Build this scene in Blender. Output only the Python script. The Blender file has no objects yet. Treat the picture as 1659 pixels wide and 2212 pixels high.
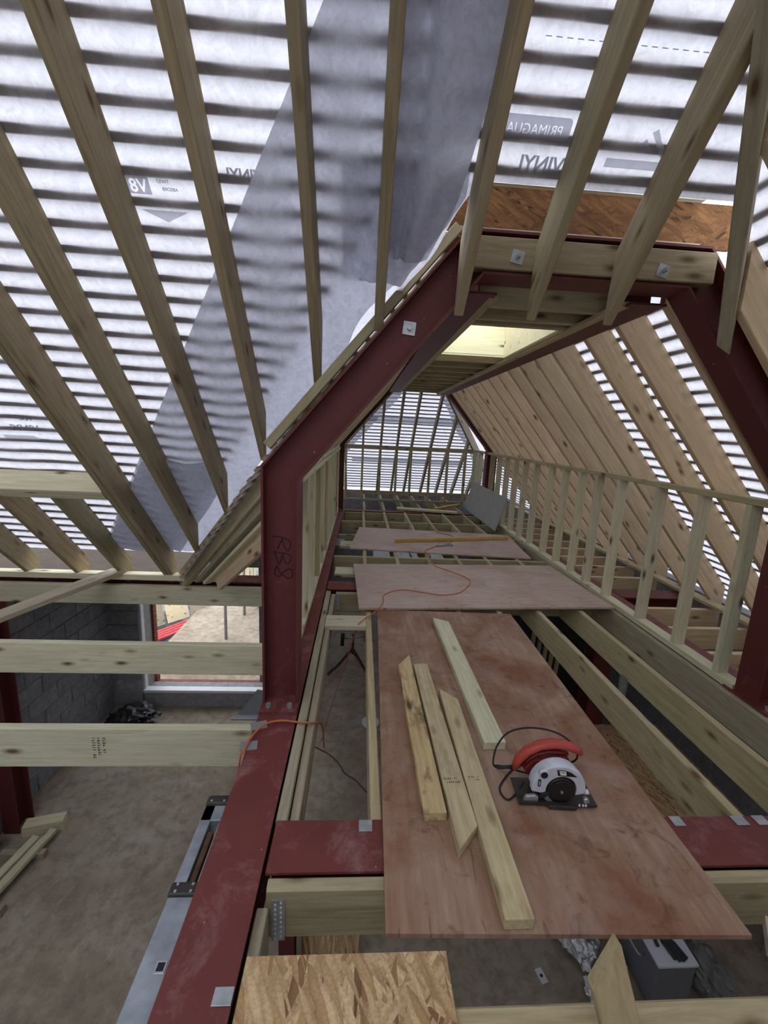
import bpy, bmesh, math, random
from mathutils import Vector, Matrix, noise
random.seed(7)
SC = bpy.context.scene
COL = SC.collection
# ------------------------------------------------------------------ camera
cam_d = bpy.data.cameras.new('camera'); cam = bpy.data.objects.new('camera', cam_d); COL.objects.link(cam)
cam_d.sensor_fit = 'HORIZONTAL'; cam_d.sensor_width = 36.0; cam_d.lens = 36.0*904.30/1659.0
cam_d.clip_start = 0.02; cam_d.clip_end = 200
_r = Vector((0.99757523, -0.05263348, 0.04553434)); _u = Vector((-0.03469265, 0.19110744, 0.98095584)); _f = Vector((0.06033307, 0.98015696, -0.18881805))
cam.matrix_world = Matrix(((_r.x, _u.x, -_f.x, 0), (_r.y, _u.y, -_f.y, 0), (_r.z, _u.z, -_f.z, 1.60529), (0, 0, 0, 1)))
SC.camera = cam
# ------------------------------------------------------------------ overcast sky, exposure
W = bpy.data.worlds.new('overcast'); SC.world = W; W.use_nodes = True
_n = W.node_tree.nodes; _l = W.node_tree.links
_bg = _n['Background']; _bg.inputs['Strength'].default_value = 3.0
_tc = _n.new('ShaderNodeTexCoord'); _sx = _n.new('ShaderNodeSeparateXYZ'); _rp = _n.new('ShaderNodeValToRGB')
_l.new(_tc.outputs['Generated'], _sx.inputs[0]); _l.new(_sx.outputs['Z'], _rp.inputs['Fac']); _l.new(_rp.outputs['Color'], _bg.inputs['Color'])
_rp.color_ramp.elements[0].position = 0.0; _rp.color_ramp.elements[0].color = (0.80, 0.84, 0.93, 1)
_rp.color_ramp.elements[1].position = 1.0; _rp.color_ramp.elements[1].color = (0.93, 0.95, 1.0, 1)
SC.view_settings.view_transform = 'Standard'
try: SC.view_settings.look = 'None'
except Exception: pass
SC.view_settings.gamma = 1.0; SC.view_settings.use_curve_mapping = False
SC.view_settings.exposure = 0.15

# ------------------------------------------------------------------ materials
MATS = {}
def newmat(name):
    m = bpy.data.materials.new(name); m.use_nodes = True
    nt = m.node_tree; b = nt.nodes['Principled BSDF']
    MATS[name] = m
    return m, nt, b
def N(nt, t, **kw):
    n = nt.nodes.new('ShaderNode'+t)
    for k, v in kw.items(): setattr(n, k, v)
    return n
def ramp(nt, fac, stops):
    r = N(nt, 'ValToRGB'); nt.links.new(fac, r.inputs['Fac'])
    e = r.color_ramp.elements
    while len(e) < len(stops): e.new(0.5)
    for i, (p, c) in enumerate(stops):
        e[i].position = p; e[i].color = (c[0], c[1], c[2], 1) if not isinstance(c, (int, float)) else (c, c, c, 1)
    return r.outputs['Color']
def mixc(nt, fac, a, b, mode='MIX'):
    m = N(nt, 'Mix', data_type='RGBA', blend_type=mode)
    for sock, v in ((m.inputs[0], fac), (m.inputs[6], a), (m.inputs[7], b)):
        if hasattr(v, 'links'): nt.links.new(v, sock)
        elif isinstance(v, (int, float)): sock.default_value = v
        else: sock.default_value = (v[0], v[1], v[2], 1)
    return m.outputs[2]
def coords(nt, scale, rnd=True, kind='Object'):
    tc = N(nt, 'TexCoord'); v = tc.outputs[kind]
    if rnd:
        oi = N(nt, 'ObjectInfo'); mu = N(nt, 'Math', operation='MULTIPLY'); nt.links.new(oi.outputs['Random'], mu.inputs[0]); mu.inputs[1].default_value = 37.0
        ad = N(nt, 'VectorMath', operation='ADD'); nt.links.new(v, ad.inputs[0]); nt.links.new(mu.outputs[0], ad.inputs[1]); v = ad.outputs[0]
    mp = N(nt, 'Mapping'); nt.links.new(v, mp.inputs['Vector']); mp.inputs['Scale'].default_value = scale
    return mp.outputs['Vector']
def noise_n(nt, vec, scale, detail=4, rough=0.55, dist=0.0):
    n = N(nt, 'TexNoise'); nt.links.new(vec, n.inputs['Vector']); n.inputs['Scale'].default_value = scale
    n.inputs['Detail'].default_value = detail; n.inputs['Roughness'].default_value = rough; n.inputs['Distortion'].default_value = dist
    return n.outputs['Fac']
def bump(nt, b, h, strength=0.2, dist=0.01):
    bp = N(nt, 'Bump'); bp.inputs['Strength'].default_value = strength; bp.inputs['Distance'].default_value = dist
    nt.links.new(h, bp.inputs['Height']); nt.links.new(bp.outputs[0], b.inputs['Normal'])

def wood(name, light, dark, knot=(0.10, 0.055, 0.025), stain=0.0, rough=0.75, knots=0.12):
    m, nt, b = newmat(name)
    v = coords(nt, (1.0, 13, 13)); g = noise_n(nt, v, 3.2, 6, 0.62, 0.7)
    c = ramp(nt, g, [(0.30, dark), (0.62, light)])
    v2 = coords(nt, (1.1, 3.0, 3.0)); big = noise_n(nt, v2, 1.6, 3)
    dk = tuple(x*0.80 for x in light)
    c = mixc(nt, ramp(nt, big, [(0.42, 0.0), (0.72, 0.55)]), c, dk)
    # per-piece tint
    oi = N(nt, 'ObjectInfo'); tint = ramp(nt, oi.outputs['Random'], [(0.0, (0.80, 0.80, 0.76)), (0.35, (1.0, 0.97, 0.92)), (0.7, (0.90, 0.93, 0.86)), (1.0, (1.06, 1.0, 0.92))])
    c = mixc(nt, 1.0, c, tint, 'MULTIPLY')
    vk = coords(nt, (3.3, 9.0, 9.0)); vo = N(nt, 'TexVoronoi'); nt.links.new(vk, vo.inputs['Vector']); vo.inputs['Scale'].default_value = 1.0
    c = mixc(nt, ramp(nt, vo.outputs['Distance'], [(knots*0.55, 0.95), (knots*1.0, 0.55), (knots*1.9, 0.0)]), c, knot)
    if stain:
        s = noise_n(nt, coords(nt, (2.5, 6, 6)), 2.2, 5, 0.6)
        c = mixc(nt, ramp(nt, s, [(0.52, 0.0), (0.68, stain)]), c, (0.09, 0.055, 0.03))
    nt.links.new(c, b.inputs['Base Color']); b.inputs['Roughness'].default_value = rough
    b.inputs['Specular IOR Level'].default_value = 0.25
    bump(nt, b, g, 0.12, 0.004)
    return m
wood('treated', (0.50, 0.445, 0.295), (0.34, 0.285, 0.165))
wood('rafter_wood', (0.37, 0.31, 0.205), (0.235, 0.185, 0.11))
wood('treated_pale', (0.70, 0.68, 0.52), (0.52, 0.485, 0.33))
wood('pine', (0.72, 0.575, 0.40), (0.53, 0.39, 0.24))
wood('offcut', (0.60, 0.52, 0.35), (0.42, 0.34, 0.19), stain=0.25)
wood('offcut_stained', (0.62, 0.50, 0.29), (0.40, 0.29, 0.13), stain=0.85)
wood('grey_timber', (0.44, 0.39, 0.30), (0.30, 0.26, 0.19))
wood('batten_wood', (0.42, 0.30, 0.22), (0.30, 0.20, 0.14))
wood('cream_timber', (0.86, 0.79, 0.56), (0.74, 0.65, 0.40))
wood('plank_grey', (0.50, 0.44, 0.35), (0.36, 0.30, 0.23))

def osb(name, light, dark, mid, vertical=False):
    m, nt, b = newmat(name); c = None
    for i, (ang, sx, sy) in enumerate(((1.45, 9, 46), (0.75, 10, 55), (2.3, 11, 60), (1.75, 7, 40), (1.1, 8, 50))):
        tc = N(nt, 'TexCoord'); src = tc.outputs['Object']
        if vertical:
            se = N(nt, 'SeparateXYZ'); cb = N(nt, 'CombineXYZ'); nt.links.new(src, se.inputs[0]); nt.links.new(se.outputs['Z'], cb.inputs['X']); nt.links.new(se.outputs['X'], cb.inputs['Y']); src = cb.outputs[0]
        mp = N(nt, 'Mapping'); nt.links.new(src, mp.inputs['Vector'])
        mp.inputs['Rotation'].default_value = (0, 0, ang); mp.inputs['Location'].default_value = (i*3.3, i*1.7, 0)
        ns = N(nt, 'TexNoise'); nt.links.new(mp.outputs[0], ns.inputs['Vector']); ns.inputs['Scale'].default_value = 6
        mp2 = N(nt, 'Mapping'); nt.links.new(mp.outputs[0], mp2.inputs['Vector']); mp2.inputs['Scale'].default_value = (sx, sy, 1)
        ad = N(nt, 'VectorMath', operation='MULTIPLY_ADD'); nt.links.new(ns.outputs['Color'], ad.inputs[0]); ad.inputs[1].default_value = (1.5, 1.5, 0); nt.links.new(mp2.outputs[0], ad.inputs[2])
        vo = N(nt, 'TexVoronoi'); nt.links.new(ad.outputs[0], vo.inputs['Vector']); vo.inputs['Scale'].default_value = 1.0; vo.inputs['Randomness'].default_value = 1.0
        sp = N(nt, 'SeparateColor'); nt.links.new(vo.outputs['Color'], sp.inputs[0])
        ci = ramp(nt, sp.outputs['Red'], [(0.0, dark), (0.12, mid), (0.35, light), (0.7, tuple(0.5*(x+y) for x, y in zip(light, mid))), (1.0, mid)])
        ed = ramp(nt, vo.outputs['Distance'], [(0.35, 1.0), (0.75, 0.72)]); ci = mixc(nt, 1.0, ci, ed, 'MULTIPLY')
        if c is None: c = ci
        else: c = mixc(nt, ramp(nt, sp.outputs['Green'], [(0.52, 0.0), (0.56, 1.0)]), c, ci)
    gr = noise_n(nt, coords(nt, (30, 30, 30), False), 4, 3)
    c = mixc(nt, ramp(nt, gr, [(0.3, 0.35), (0.6, 0.0)]), c, dark)
    nt.links.new(c, b.inputs['Base Color']); b.inputs['Roughness'].default_value = 0.8; b.inputs['Specular IOR Level'].default_value = 0.2
    return m
osb('osb_light', (0.70, 0.52, 0.30), (0.19, 0.10, 0.05), (0.46, 0.29, 0.14))
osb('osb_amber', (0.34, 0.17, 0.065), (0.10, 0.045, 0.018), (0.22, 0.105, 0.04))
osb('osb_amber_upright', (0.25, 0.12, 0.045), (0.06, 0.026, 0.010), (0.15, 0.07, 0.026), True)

def plywood(name, a, bcol, red, stain_amt, long_axis=0):
    m, nt, b = newmat(name)
    sc = (1.2, 11, 1) if long_axis == 0 else (11, 1.2, 1)
    g = noise_n(nt, coords(nt, sc, False), 2.4, 7, 0.62, 0.5)
    c = ramp(nt, g, [(0.28, bcol), (0.66, a)])
    s = noise_n(nt, coords(nt, (1.3, 1.3, 1), False), 1.5, 5, 0.6, 0.6)
    c = mixc(nt, ramp(nt, s, [(0.40, 0.0), (0.62, stain_amt)]), c, red)
    s2 = noise_n(nt, coords(nt, (3.5, 3.5, 1), False), 2.4, 7, 0.7, 1.2)
    c = mixc(nt, ramp(nt, s2, [(0.56, 0.0), (0.72, 0.7*stain_amt)]), c, (0.06, 0.03, 0.022))
    sc3 = (4, 22, 1) if long_axis == 0 else (22, 4, 1)
    s3 = noise_n(nt, coords(nt, sc3, False), 1.7, 3, 0.6, 0.8)
    c = mixc(nt, ramp(nt, s3, [(0.66, 0.0), (0.73, 0.5)]), c, (0.07, 0.035, 0.025))
    d = noise_n(nt, coords(nt, (1, 1, 1), False), 2.1, 6, 0.7)
    c = mixc(nt, ramp(nt, d, [(0.5, 0.0), (0.75, 0.35)]), c, (0.55, 0.46, 0.41))
    nt.links.new(c, b.inputs['Base Color']); b.inputs['Roughness'].default_value = 0.62; b.inputs['Specular IOR Level'].default_value = 0.3
    return m
plywood('ply_red', (0.39, 0.265, 0.195), (0.255, 0.15, 0.10), (0.215, 0.095, 0.05), 1.0, 1)
plywood('ply_pink', (0.55, 0.45, 0.385), (0.43, 0.325, 0.27), (0.33, 0.20, 0.15), 0.5, 0)

def steel(name, base, dust, dust_lo, dust_hi):
    m, nt, b = newmat(name)
    v = coords(nt, (1, 1, 1))
    g = noise_n(nt, v, 6, 5); c = ramp(nt, g, [(0.3, tuple(x*0.82 for x in base)), (0.7, base)])
    d = noise_n(nt, coords(nt, (1, 1.0, 1)), 5.5, 8, 0.72, 0.4)
    c = mixc(nt, ramp(nt, d, [(dust_lo, 0.0), (dust_hi, 0.85)]), c, dust)
    sp = noise_n(nt, v, 42, 2)
    c = mixc(nt, ramp(nt, sp, [(0.74, 0.0), (0.80, 0.8)]), c, (0.55, 0.48, 0.46))
    nt.links.new(c, b.inputs['Base Color']); b.inputs['Roughness'].default_value = 0.55; b.inputs['Specular IOR Level'].default_value = 0.35
    bump(nt, b, g, 0.05, 0.003)
    return m
steel('steel_red', (0.125, 0.026, 0.025), (0.28, 0.15, 0.15), 0.62, 0.95)
steel('steel_red_dusty', (0.165, 0.040, 0.036), (0.36, 0.235, 0.225), 0.52, 0.86)

def simple(name, col, rough=0.6, metal=0.0, var=0.0, scale=8, spec=0.4):
    m, nt, b = newmat(name)
    if var:
        g = noise_n(nt, coords(nt, (1, 1, 1)), scale, 5, 0.6)
        c = ramp(nt, g, [(0.3, tuple(x*(1-var) for x in col)), (0.7, tuple(min(1, x*(1+var*0.5)) for x in col))])
        nt.links.new(c, b.inputs['Base Color'])
    else: b.inputs['Base Color'].default_value = (*col, 1)
    b.inputs['Roughness'].default_value = rough; b.inputs['Metallic'].default_value = metal; b.inputs['Specular IOR Level'].default_value = spec
    return m
simple('galv', (0.50, 0.53, 0.56), 0.42, 0.75, 0.25, 30)
simple('galv_dull', (0.42, 0.45, 0.48), 0.5, 0.55, 0.30, 9)
simple('aluminium', (0.37, 0.41, 0.46), 0.42, 0.55, 0.35, 9)
simple('dark_metal', (0.055, 0.05, 0.045), 0.5, 0.4, 0.4, 20)
simple('rust_brown', (0.11, 0.06, 0.035), 0.8, 0.1, 0.4, 20)
simple('black_plastic', (0.012, 0.012, 0.014), 0.38, 0, 0)
simple('black_rubber', (0.018, 0.017, 0.018), 0.7)
simple('saw_silver', (0.60, 0.65, 0.74), 0.34, 0.1, 0.08, 30)
simple('saw_red', (0.44, 0.062, 0.045), 0.42, 0, 0.12, 20)
simple('saw_red_dark', (0.16, 0.018, 0.016), 0.5)
simple('white_plastic', (0.72, 0.74, 0.77), 0.45, 0, 0.08, 6)
simple('box_white', (0.78, 0.82, 0.92), 0.45, 0, 0.05, 6)
simple('box_grey', (0.20, 0.21, 0.24), 0.5, 0, 0.1)
simple('orange_cable', (0.48, 0.13, 0.045), 0.55)
simple('brown_cable', (0.10, 0.065, 0.045), 0.7)
simple('yellow_paint', (0.55, 0.36, 0.09), 0.5, 0, 0.2, 10)
simple('grey_board', (0.36, 0.36, 0.34), 0.8, 0, 0.10, 6)
simple('ink', (0.02, 0.012, 0.016), 0.8)
simple('stamp_ink', (0.10, 0.085, 0.07), 0.85)
simple('red_pole', (0.62, 0.09, 0.10), 0.6, 0, 0.2, 8)
simple('green_paint', (0.06, 0.40, 0.22), 0.6, 0, 0.15)
simple('pink_sheet', (0.80, 0.30, 0.26), 0.6, 0, 0.1)
simple('brick_red', (0.27, 0.085, 0.05), 0.85, 0, 0.35, 14)
simple('mortar', (0.36, 0.34, 0.32), 0.9, 0, 0.2)
simple('glove', (0.05, 0.055, 0.058), 0.9, 0, 0.2)
simple('cup_white', (0.75, 0.74, 0.70), 0.6); simple('cup_check', (0.16, 0.07, 0.06), 0.6)
simple('black_sheet', (0.014, 0.014, 0.015), 0.45)
simple('grey_sheet', (0.22, 0.23, 0.25), 0.5)
simple('plastic_bag', (0.22, 0.22, 0.21), 0.5)
simple('blade_steel', (0.35, 0.36, 0.38), 0.3, 0.9, 0.2, 30)
simple('glass_blue', (0.45, 0.62, 0.85), 0.1)
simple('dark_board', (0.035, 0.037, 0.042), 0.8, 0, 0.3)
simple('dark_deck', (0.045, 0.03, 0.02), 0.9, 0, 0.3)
simple('prop_grey', (0.30, 0.31, 0.33), 0.5, 0.3, 0.15)
# block work
m, nt, b = newmat('block')
oi = N(nt, 'ObjectInfo'); g = noise_n(nt, coords(nt, (1, 1, 1)), 14, 6, 0.65)
c = ramp(nt, g, [(0.3, (0.20, 0.205, 0.215)), (0.7, (0.34, 0.345, 0.36))])
c = mixc(nt, 1.0, c, ramp(nt, oi.outputs['Random'], [(0, (0.86, 0.86, 0.9)), (1, (1.08, 1.08, 1.1))]), 'MULTIPLY')
nt.links.new(c, b.inputs['Base Color']); b.inputs['Roughness'].default_value = 0.95; bump(nt, b, g, 0.5, 0.006)
# site floor
m, nt, b = newmat('site_floor')
v = coords(nt, (1, 1, 1), False)
g1 = noise_n(nt, v, 1.1, 7, 0.62, 0.3); c = ramp(nt, g1, [(0.32, (0.25, 0.205, 0.155)), (0.56, (0.40, 0.345, 0.275)), (0.78, (0.50, 0.45, 0.385))])
g2 = noise_n(nt, v, 9, 8, 0.7); c = mixc(nt, ramp(nt, g2, [(0.34, 0.55), (0.55, 0.0)]), c, (0.17, 0.13, 0.095))
g3 = noise_n(nt, coords(nt, (2.2, 0.7, 1), False), 6, 5, 0.65, 0.9); c = mixc(nt, ramp(nt, g3, [(0.58, 0.0), (0.74, 0.35)]), c, (0.56, 0.52, 0.46))
nt.links.new(c, b.inputs['Base Color']); b.inputs['Roughness'].default_value = 0.95; b.inputs['Specular IOR Level'].default_value = 0.1; bump(nt, b, g2, 0.4, 0.02)
# yard
m, nt, b = newmat('yard_ground')
g1 = noise_n(nt, coords(nt, (1, 1, 1), False), 0.9, 7, 0.65, 0.3); g2 = noise_n(nt, coords(nt, (1, 1, 1), False), 22, 5, 0.7)
c = ramp(nt, g1, [(0.40, (0.075, 0.07, 0.08)), (0.53, (0.27, 0.255, 0.255)), (0.72, (0.50, 0.47, 0.44))])
c = mixc(nt, ramp(nt, g2, [(0.40, 0.7), (0.58, 0.0)]), c, (0.035, 0.03, 0.03))
nt.links.new(c, b.inputs['Base Color']); b.inputs['Roughness'].default_value = 0.95; bump(nt, b, g2, 0.8, 0.03)
# foil
m, nt, b = newmat('foil'); g = noise_n(nt, coords(nt, (1, 1, 1)), 14, 4, 0.6, 1.0)
b.inputs['Base Color'].default_value = (0.75, 0.77, 0.8, 1); b.inputs['Metallic'].default_value = 0.9; b.inputs['Roughness'].default_value = 0.28; bump(nt, b, g, 0.8, 0.03)
# breather membrane: fibrous translucent fabric
def membrane(name, col, trans, spot=0.10):
    m, nt, b = newmat(name); nt.nodes.remove(b); out = nt.nodes['Material Output']
    v = coords(nt, (1, 1, 1), False); g = noise_n(nt, v, 26, 6, 0.68, 0.8)
    c = ramp(nt, g, [(0.32, tuple(x*(1-spot) for x in col)), (0.62, col)])
    t = N(nt, 'BsdfTranslucent'); d = N(nt, 'BsdfDiffuse'); mx = N(nt, 'MixShader'); mx.inputs[0].default_value = trans
    nt.links.new(c, t.inputs['Color']); nt.links.new(c, d.inputs['Color']); nt.links.new(d.outputs[0], mx.inputs[1]); nt.links.new(t.outputs[0], mx.inputs[2])
    nt.links.new(mx.outputs[0], out.inputs['Surface'])
    return m
membrane('membrane', (0.665, 0.675, 0.74), 0.60, 0.20)
membrane('membrane_print', (0.62, 0.62, 0.66), 0.80, 0.05)
membrane('membrane_panel', (0.74, 0.74, 0.78), 0.88, 0.04)
membrane('membrane_print_dark', (0.40, 0.40, 0.44), 0.62, 0.05)
# glass
m, nt, b = newmat('glass'); nt.nodes.remove(b); _t = N(nt, 'BsdfTransparent'); _t.inputs[0].default_value = (0.90, 0.95, 1, 1); _g = N(nt, 'BsdfGlossy'); _g.inputs['Roughness'].default_value = 0.03
_m = N(nt, 'MixShader'); _m.inputs[0].default_value = 0.05; nt.links.new(_t.outputs[0], _m.inputs[1]); nt.links.new(_g.outputs[0], _m.inputs[2]); nt.links.new(_m.outputs[0], nt.nodes['Material Output'].inputs['Surface'])

# ------------------------------------------------------------------ helpers
def setp(o, label=None, cat=None, group=None, kind=None):
    if label: o['label'] = label
    if cat: o['category'] = cat
    if group: o['group'] = group
    if kind: o['kind'] = kind
    return o
def link(name, me, mat=None, parent=None):
    o = bpy.data.objects.new(name, me); COL.objects.link(o)
    if mat is not None and me is not None and not me.materials: me.materials.append(MATS[mat] if isinstance(mat, str) else mat)
    if parent is not None: o.parent = parent
    return o
def empty(name, loc=(0, 0, 0), rz=0.0):
    o = bpy.data.objects.new(name, None); COL.objects.link(o); o.location = loc; o.rotation_euler = (0, 0, rz); o.empty_display_size = 0.1
    return o
def mesh(name, verts, faces, mat, parent=None, smooth=False):
    me = bpy.data.meshes.new(name); me.from_pydata([tuple(v) for v in verts], [], faces); me.update()
    bm = bmesh.new(); bm.from_mesh(me); bmesh.ops.recalc_face_normals(bm, faces=bm.faces); bm.to_mesh(me); bm.free()
    if smooth:
        for p in me.polygons: p.use_smooth = True
    return link(name, me, mat, parent)
def frame(p0, p1, up):
    x = (Vector(p1)-Vector(p0)).normalized(); up = Vector(up)
    y = up.cross(x)
    if y.length < 1e-6: y = Vector((0, 1, 0)).cross(x) if abs(x.y) < 0.9 else Vector((1, 0, 0)).cross(x)
    y.normalize(); z = x.cross(y)
    return Matrix(((x.x, y.x, z.x, p0[0]), (x.y, y.y, z.y, p0[1]), (x.z, y.z, z.z, p0[2]), (0, 0, 0, 1)))
_cache = {}
def timber(name, p0, p1, w, h, mat, parent=None, up=(0, 0, 1), cut0=None, cut1=None, r=0.004, loc=None):
    """rectangular stick from p0 to p1 (centre line); w across, h along 'up'; cuts are (point, normal) planes in world space."""
    M4 = frame(p0, p1, up); L = (Vector(p1)-Vector(p0)).length
    key = (round(L, 3), w, h, r) if not cut0 and not cut1 else None
    me = _cache.get((key, mat)) if key else None
    if me is None:
        a, c = w/2, h/2
        sec = [(-a+r, -c), (a-r, -c), (a, -c+r), (a, c-r), (a-r, c), (-a+r, c), (-a, c-r), (-a, -c+r)]
        inv = M4.inverted(); R3 = inv.to_3x3()
        def xs(cut, y, z, d):
            if not cut: return d
            p = inv @ Vector(cut[0]); n = R3 @ Vector(cut[1])
            return p.x-(n.y*(y-p.y)+n.z*(z-p.z))/n.x
        V = [(xs(cut0, y, z, 0.0), y, z) for y, z in sec]+[(xs(cut1, y, z, L), y, z) for y, z in sec]
        F = [(i, (i+1) % 8, 8+(i+1) % 8, 8+i) for i in range(8)]+[tuple(range(7, -1, -1)), tuple(range(8, 16))]
        me = bpy.data.meshes.new(name); me.from_pydata(V, [], F); me.update(); me.materials.append(MATS[mat])
        if key: _cache[(key, mat)] = me
    o = link(name, me, None, parent)
    if parent is not None and parent.location.length > 0:
        o.matrix_world = M4; o.matrix_basis = parent.matrix_basis.inverted() @ M4
    else: o.matrix_basis = M4
    return o
def box(name, lo, hi, mat, parent=None, bevel=0.0, rz=0.0, pivot=None):
    bm = bmesh.new(); bmesh.ops.create_cube(bm, size=1)
    c = [(a+b_)/2 for a, b_ in zip(lo, hi)]; s = [b_-a for a, b_ in zip(lo, hi)]
    for v in bm.verts: v.co = Vector((v.co.x*s[0], v.co.y*s[1], v.co.z*s[2]))
    if bevel: bmesh.ops.bevel(bm, geom=list(bm.edges), offset=bevel, segments=2, affect='EDGES', profile=0.5)
    me = bpy.data.meshes.new(name); bm.to_mesh(me); bm.free()
    o = link(name, me, mat, parent); o.location = c; o.rotation_euler = (0, 0, rz)
    return o
def tube(name, pts, r, mat, parent=None, sides=6, smooth_n=6, closed=False):
    P = [Vector(p) for p in pts]
    if smooth_n > 1 and len(P) > 2:
        Q = []
        for i in range(len(P)-1):
            a = P[max(i-1, 0)]; b_ = P[i]; c = P[i+1]; d = P[min(i+2, len(P)-1)]
            for k in range(smooth_n):
                t = k/smooth_n
                Q.append(0.5*((2*b_)+(c-a)*t+(2*a-5*b_+4*c-d)*t*t+(3*b_-a-3*c+d)*t**3))
        Q.append(P[-1]); P = Q
    V = []; F = []
    prev = None
    for i, p in enumerate(P):
        t = (P[min(i+1, len(P)-1)]-P[max(i-1, 0)]).normalized()
        n = Vector((0, 0, 1)).cross(t) if prev is None else prev-(prev.dot(t))*t
        if n.length < 1e-4: n = Vector((1, 0, 0)).cross(t)
        n.normalize(); prev = n; bb = t.cross(n)
        for k in range(sides):
            a = 2*math.pi*k/sides; V.append(p+r*(math.cos(a)*n+math.sin(a)*bb))
    for i in range(len(P)-1):
        for k in range(sides):
            F.append((i*sides+k, i*sides+(k+1) % sides, (i+1)*sides+(k+1) % sides, (i+1)*sides+k))
    F.append(tuple(range(sides-1, -1, -1))); F.append(tuple(range((len(P)-1)*sides, len(P)*sides)))
    return mesh(name, V, F, mat, parent, True)
def cyl(name, p0, p1, r0, r1, mat, parent=None, seg=20, smooth=True):
    M4 = frame(p0, p1, (0, 0, 1)); L = (Vector(p1)-Vector(p0)).length
    V = []; F = []
    for x, r in ((0, r0), (L, r1)):
        for k in range(seg): a = 2*math.pi*k/seg; V.append((x, r*math.cos(a), r*math.sin(a)))
    for k in range(seg): F.append((k, (k+1) % seg, seg+(k+1) % seg, seg+k))
    F.append(tuple(range(seg-1, -1, -1))); F.append(tuple(range(seg, 2*seg)))
    o = mesh(name, V, F, mat, parent)
    if smooth:
        for p in o.data.polygons:
            if len(p.vertices) == 4: p.use_smooth = True
    o.matrix_basis = M4
    return o
def prism(name, prof, y0, y1, mat, parent=None, bevel=0.0, axis='Y'):
    """profile in (a,b) extruded from y0 to y1 along axis"""
    n = len(prof)
    def P(a, b_, t): return (a, t, b_) if axis == 'Y' else ((t, a, b_) if axis == 'X' else (a, b_, t))
    V = [P(a, b_, y0) for a, b_ in prof]+[P(a, b_, y1) for a, b_ in prof]
    F = [(i, (i+1) % n, n+(i+1) % n, n+i) for i in range(n)]+[tuple(range(n-1, -1, -1)), tuple(range(n, 2*n))]
    o = mesh(name, V, F, mat, parent)
    if bevel:
        bm = bmesh.new(); bm.from_mesh(o.data)
        ed = [e for e in bm.edges if len(e.link_faces) == 2 and e.calc_face_angle() > 0.7]
        bmesh.ops.bevel(bm, geom=ed, offset=bevel, segments=2, affect='EDGES', profile=0.5); bm.to_mesh(o.data); bm.free()
    return o
def ibeam(name, p0, p1, depth, fw, mat, parent=None, up=(0, 0, 1), cut0=None, cut1=None, tw=0.009, tf=0.012):
    M4 = frame(p0, p1, up); L = (Vector(p1)-Vector(p0)).length; a, c, t = fw/2, depth/2, tw/2
    sec = [(-a, -c), (a, -c), (a, -c+tf), (t, -c+tf), (t, c-tf), (a, c-tf), (a, c), (-a, c), (-a, c-tf), (-t, c-tf), (-t, -c+tf), (-a, -c+tf)]
    inv = M4.inverted(); R3 = inv.to_3x3()
    def xs(cut, y, z, d):
        if not cut: return d
        p = inv @ Vector(cut[0]); n = R3 @ Vector(cut[1])
        return p.x-(n.y*(y-p.y)+n.z*(z-p.z))/n.x
    V = [(xs(cut0, y, z, 0), y, z) for y, z in sec]+[(xs(cut1, y, z, L), y, z) for y, z in sec]
    F = [(i, (i+1) % 12, 12+(i+1) % 12, 12+i) for i in range(12)]
    caps = [(0, 1, 2, 11), (11, 2, 3, 10), (10, 3, 4, 9), (9, 4, 5, 8), (8, 5, 6, 7)]
    F += [tuple(reversed(q)) for q in caps]+[tuple(12+i for i in q) for q in caps]
    o = mesh(name, V, F, mat, parent); o.matrix_basis = M4
    return o
def text_mesh(name, s, size, mat, parent, M4, extrude=0.0008, bold=False):
    cu = bpy.data.curves.new(name, 'FONT'); cu.body = s; cu.size = size; cu.extrude = extrude; cu.resolution_u = 3
    if bold: cu.offset = size*0.025
    to = bpy.data.objects.new('tmp', cu); COL.objects.link(to)
    dg = bpy.context.evaluated_depsgraph_get(); me = bpy.data.meshes.new_from_object(to.evaluated_get(dg))
    bpy.data.objects.remove(to); me.name = name; me.materials.clear(); me.materials.append(MATS[mat])
    o = link(name, me, None, parent); o.matrix_basis = M4
    return o
def kid(o, par):
    mw = o.matrix_basis.copy(); o.parent = par; o.matrix_parent_inverse = Matrix.Identity(4); o.matrix_basis = par.matrix_basis.inverted() @ mw; return o
def nz(x, y, z=0.0): return noise.noise(Vector((x, y, z)))

# ------------------------------------------------------------------ key geometry (metres)
K = math.tan(math.radians(47.5)); CA = math.cos(math.radians(47.5)); SA = math.sin(math.radians(47.5))
KC = 1.183; CB = 1/math.sqrt(1+KC*KC); SB = KC*CB
GZ = -2.7
RD = 0.195                                   # rafter depth
ZA = lambda y: 0.1+(4.1-y)*K                 # underside of main roof rafters
ZB = lambda x: 1.32-(x-2.58)*KC              # corridor right slope
ZC = lambda x: 1.365+(x+0.37)*KC              # corridor left slope
XV = lambda y: -1.751+(4.1-y)*0.9225         # valley line (plan)
XH = lambda y: 3.611-(4.1-y)*0.9225          # hip line (plan)
MA = RD/CA; MB_ = RD/CB
RIDGE_Y = -0.3
XL = -4.2

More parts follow.
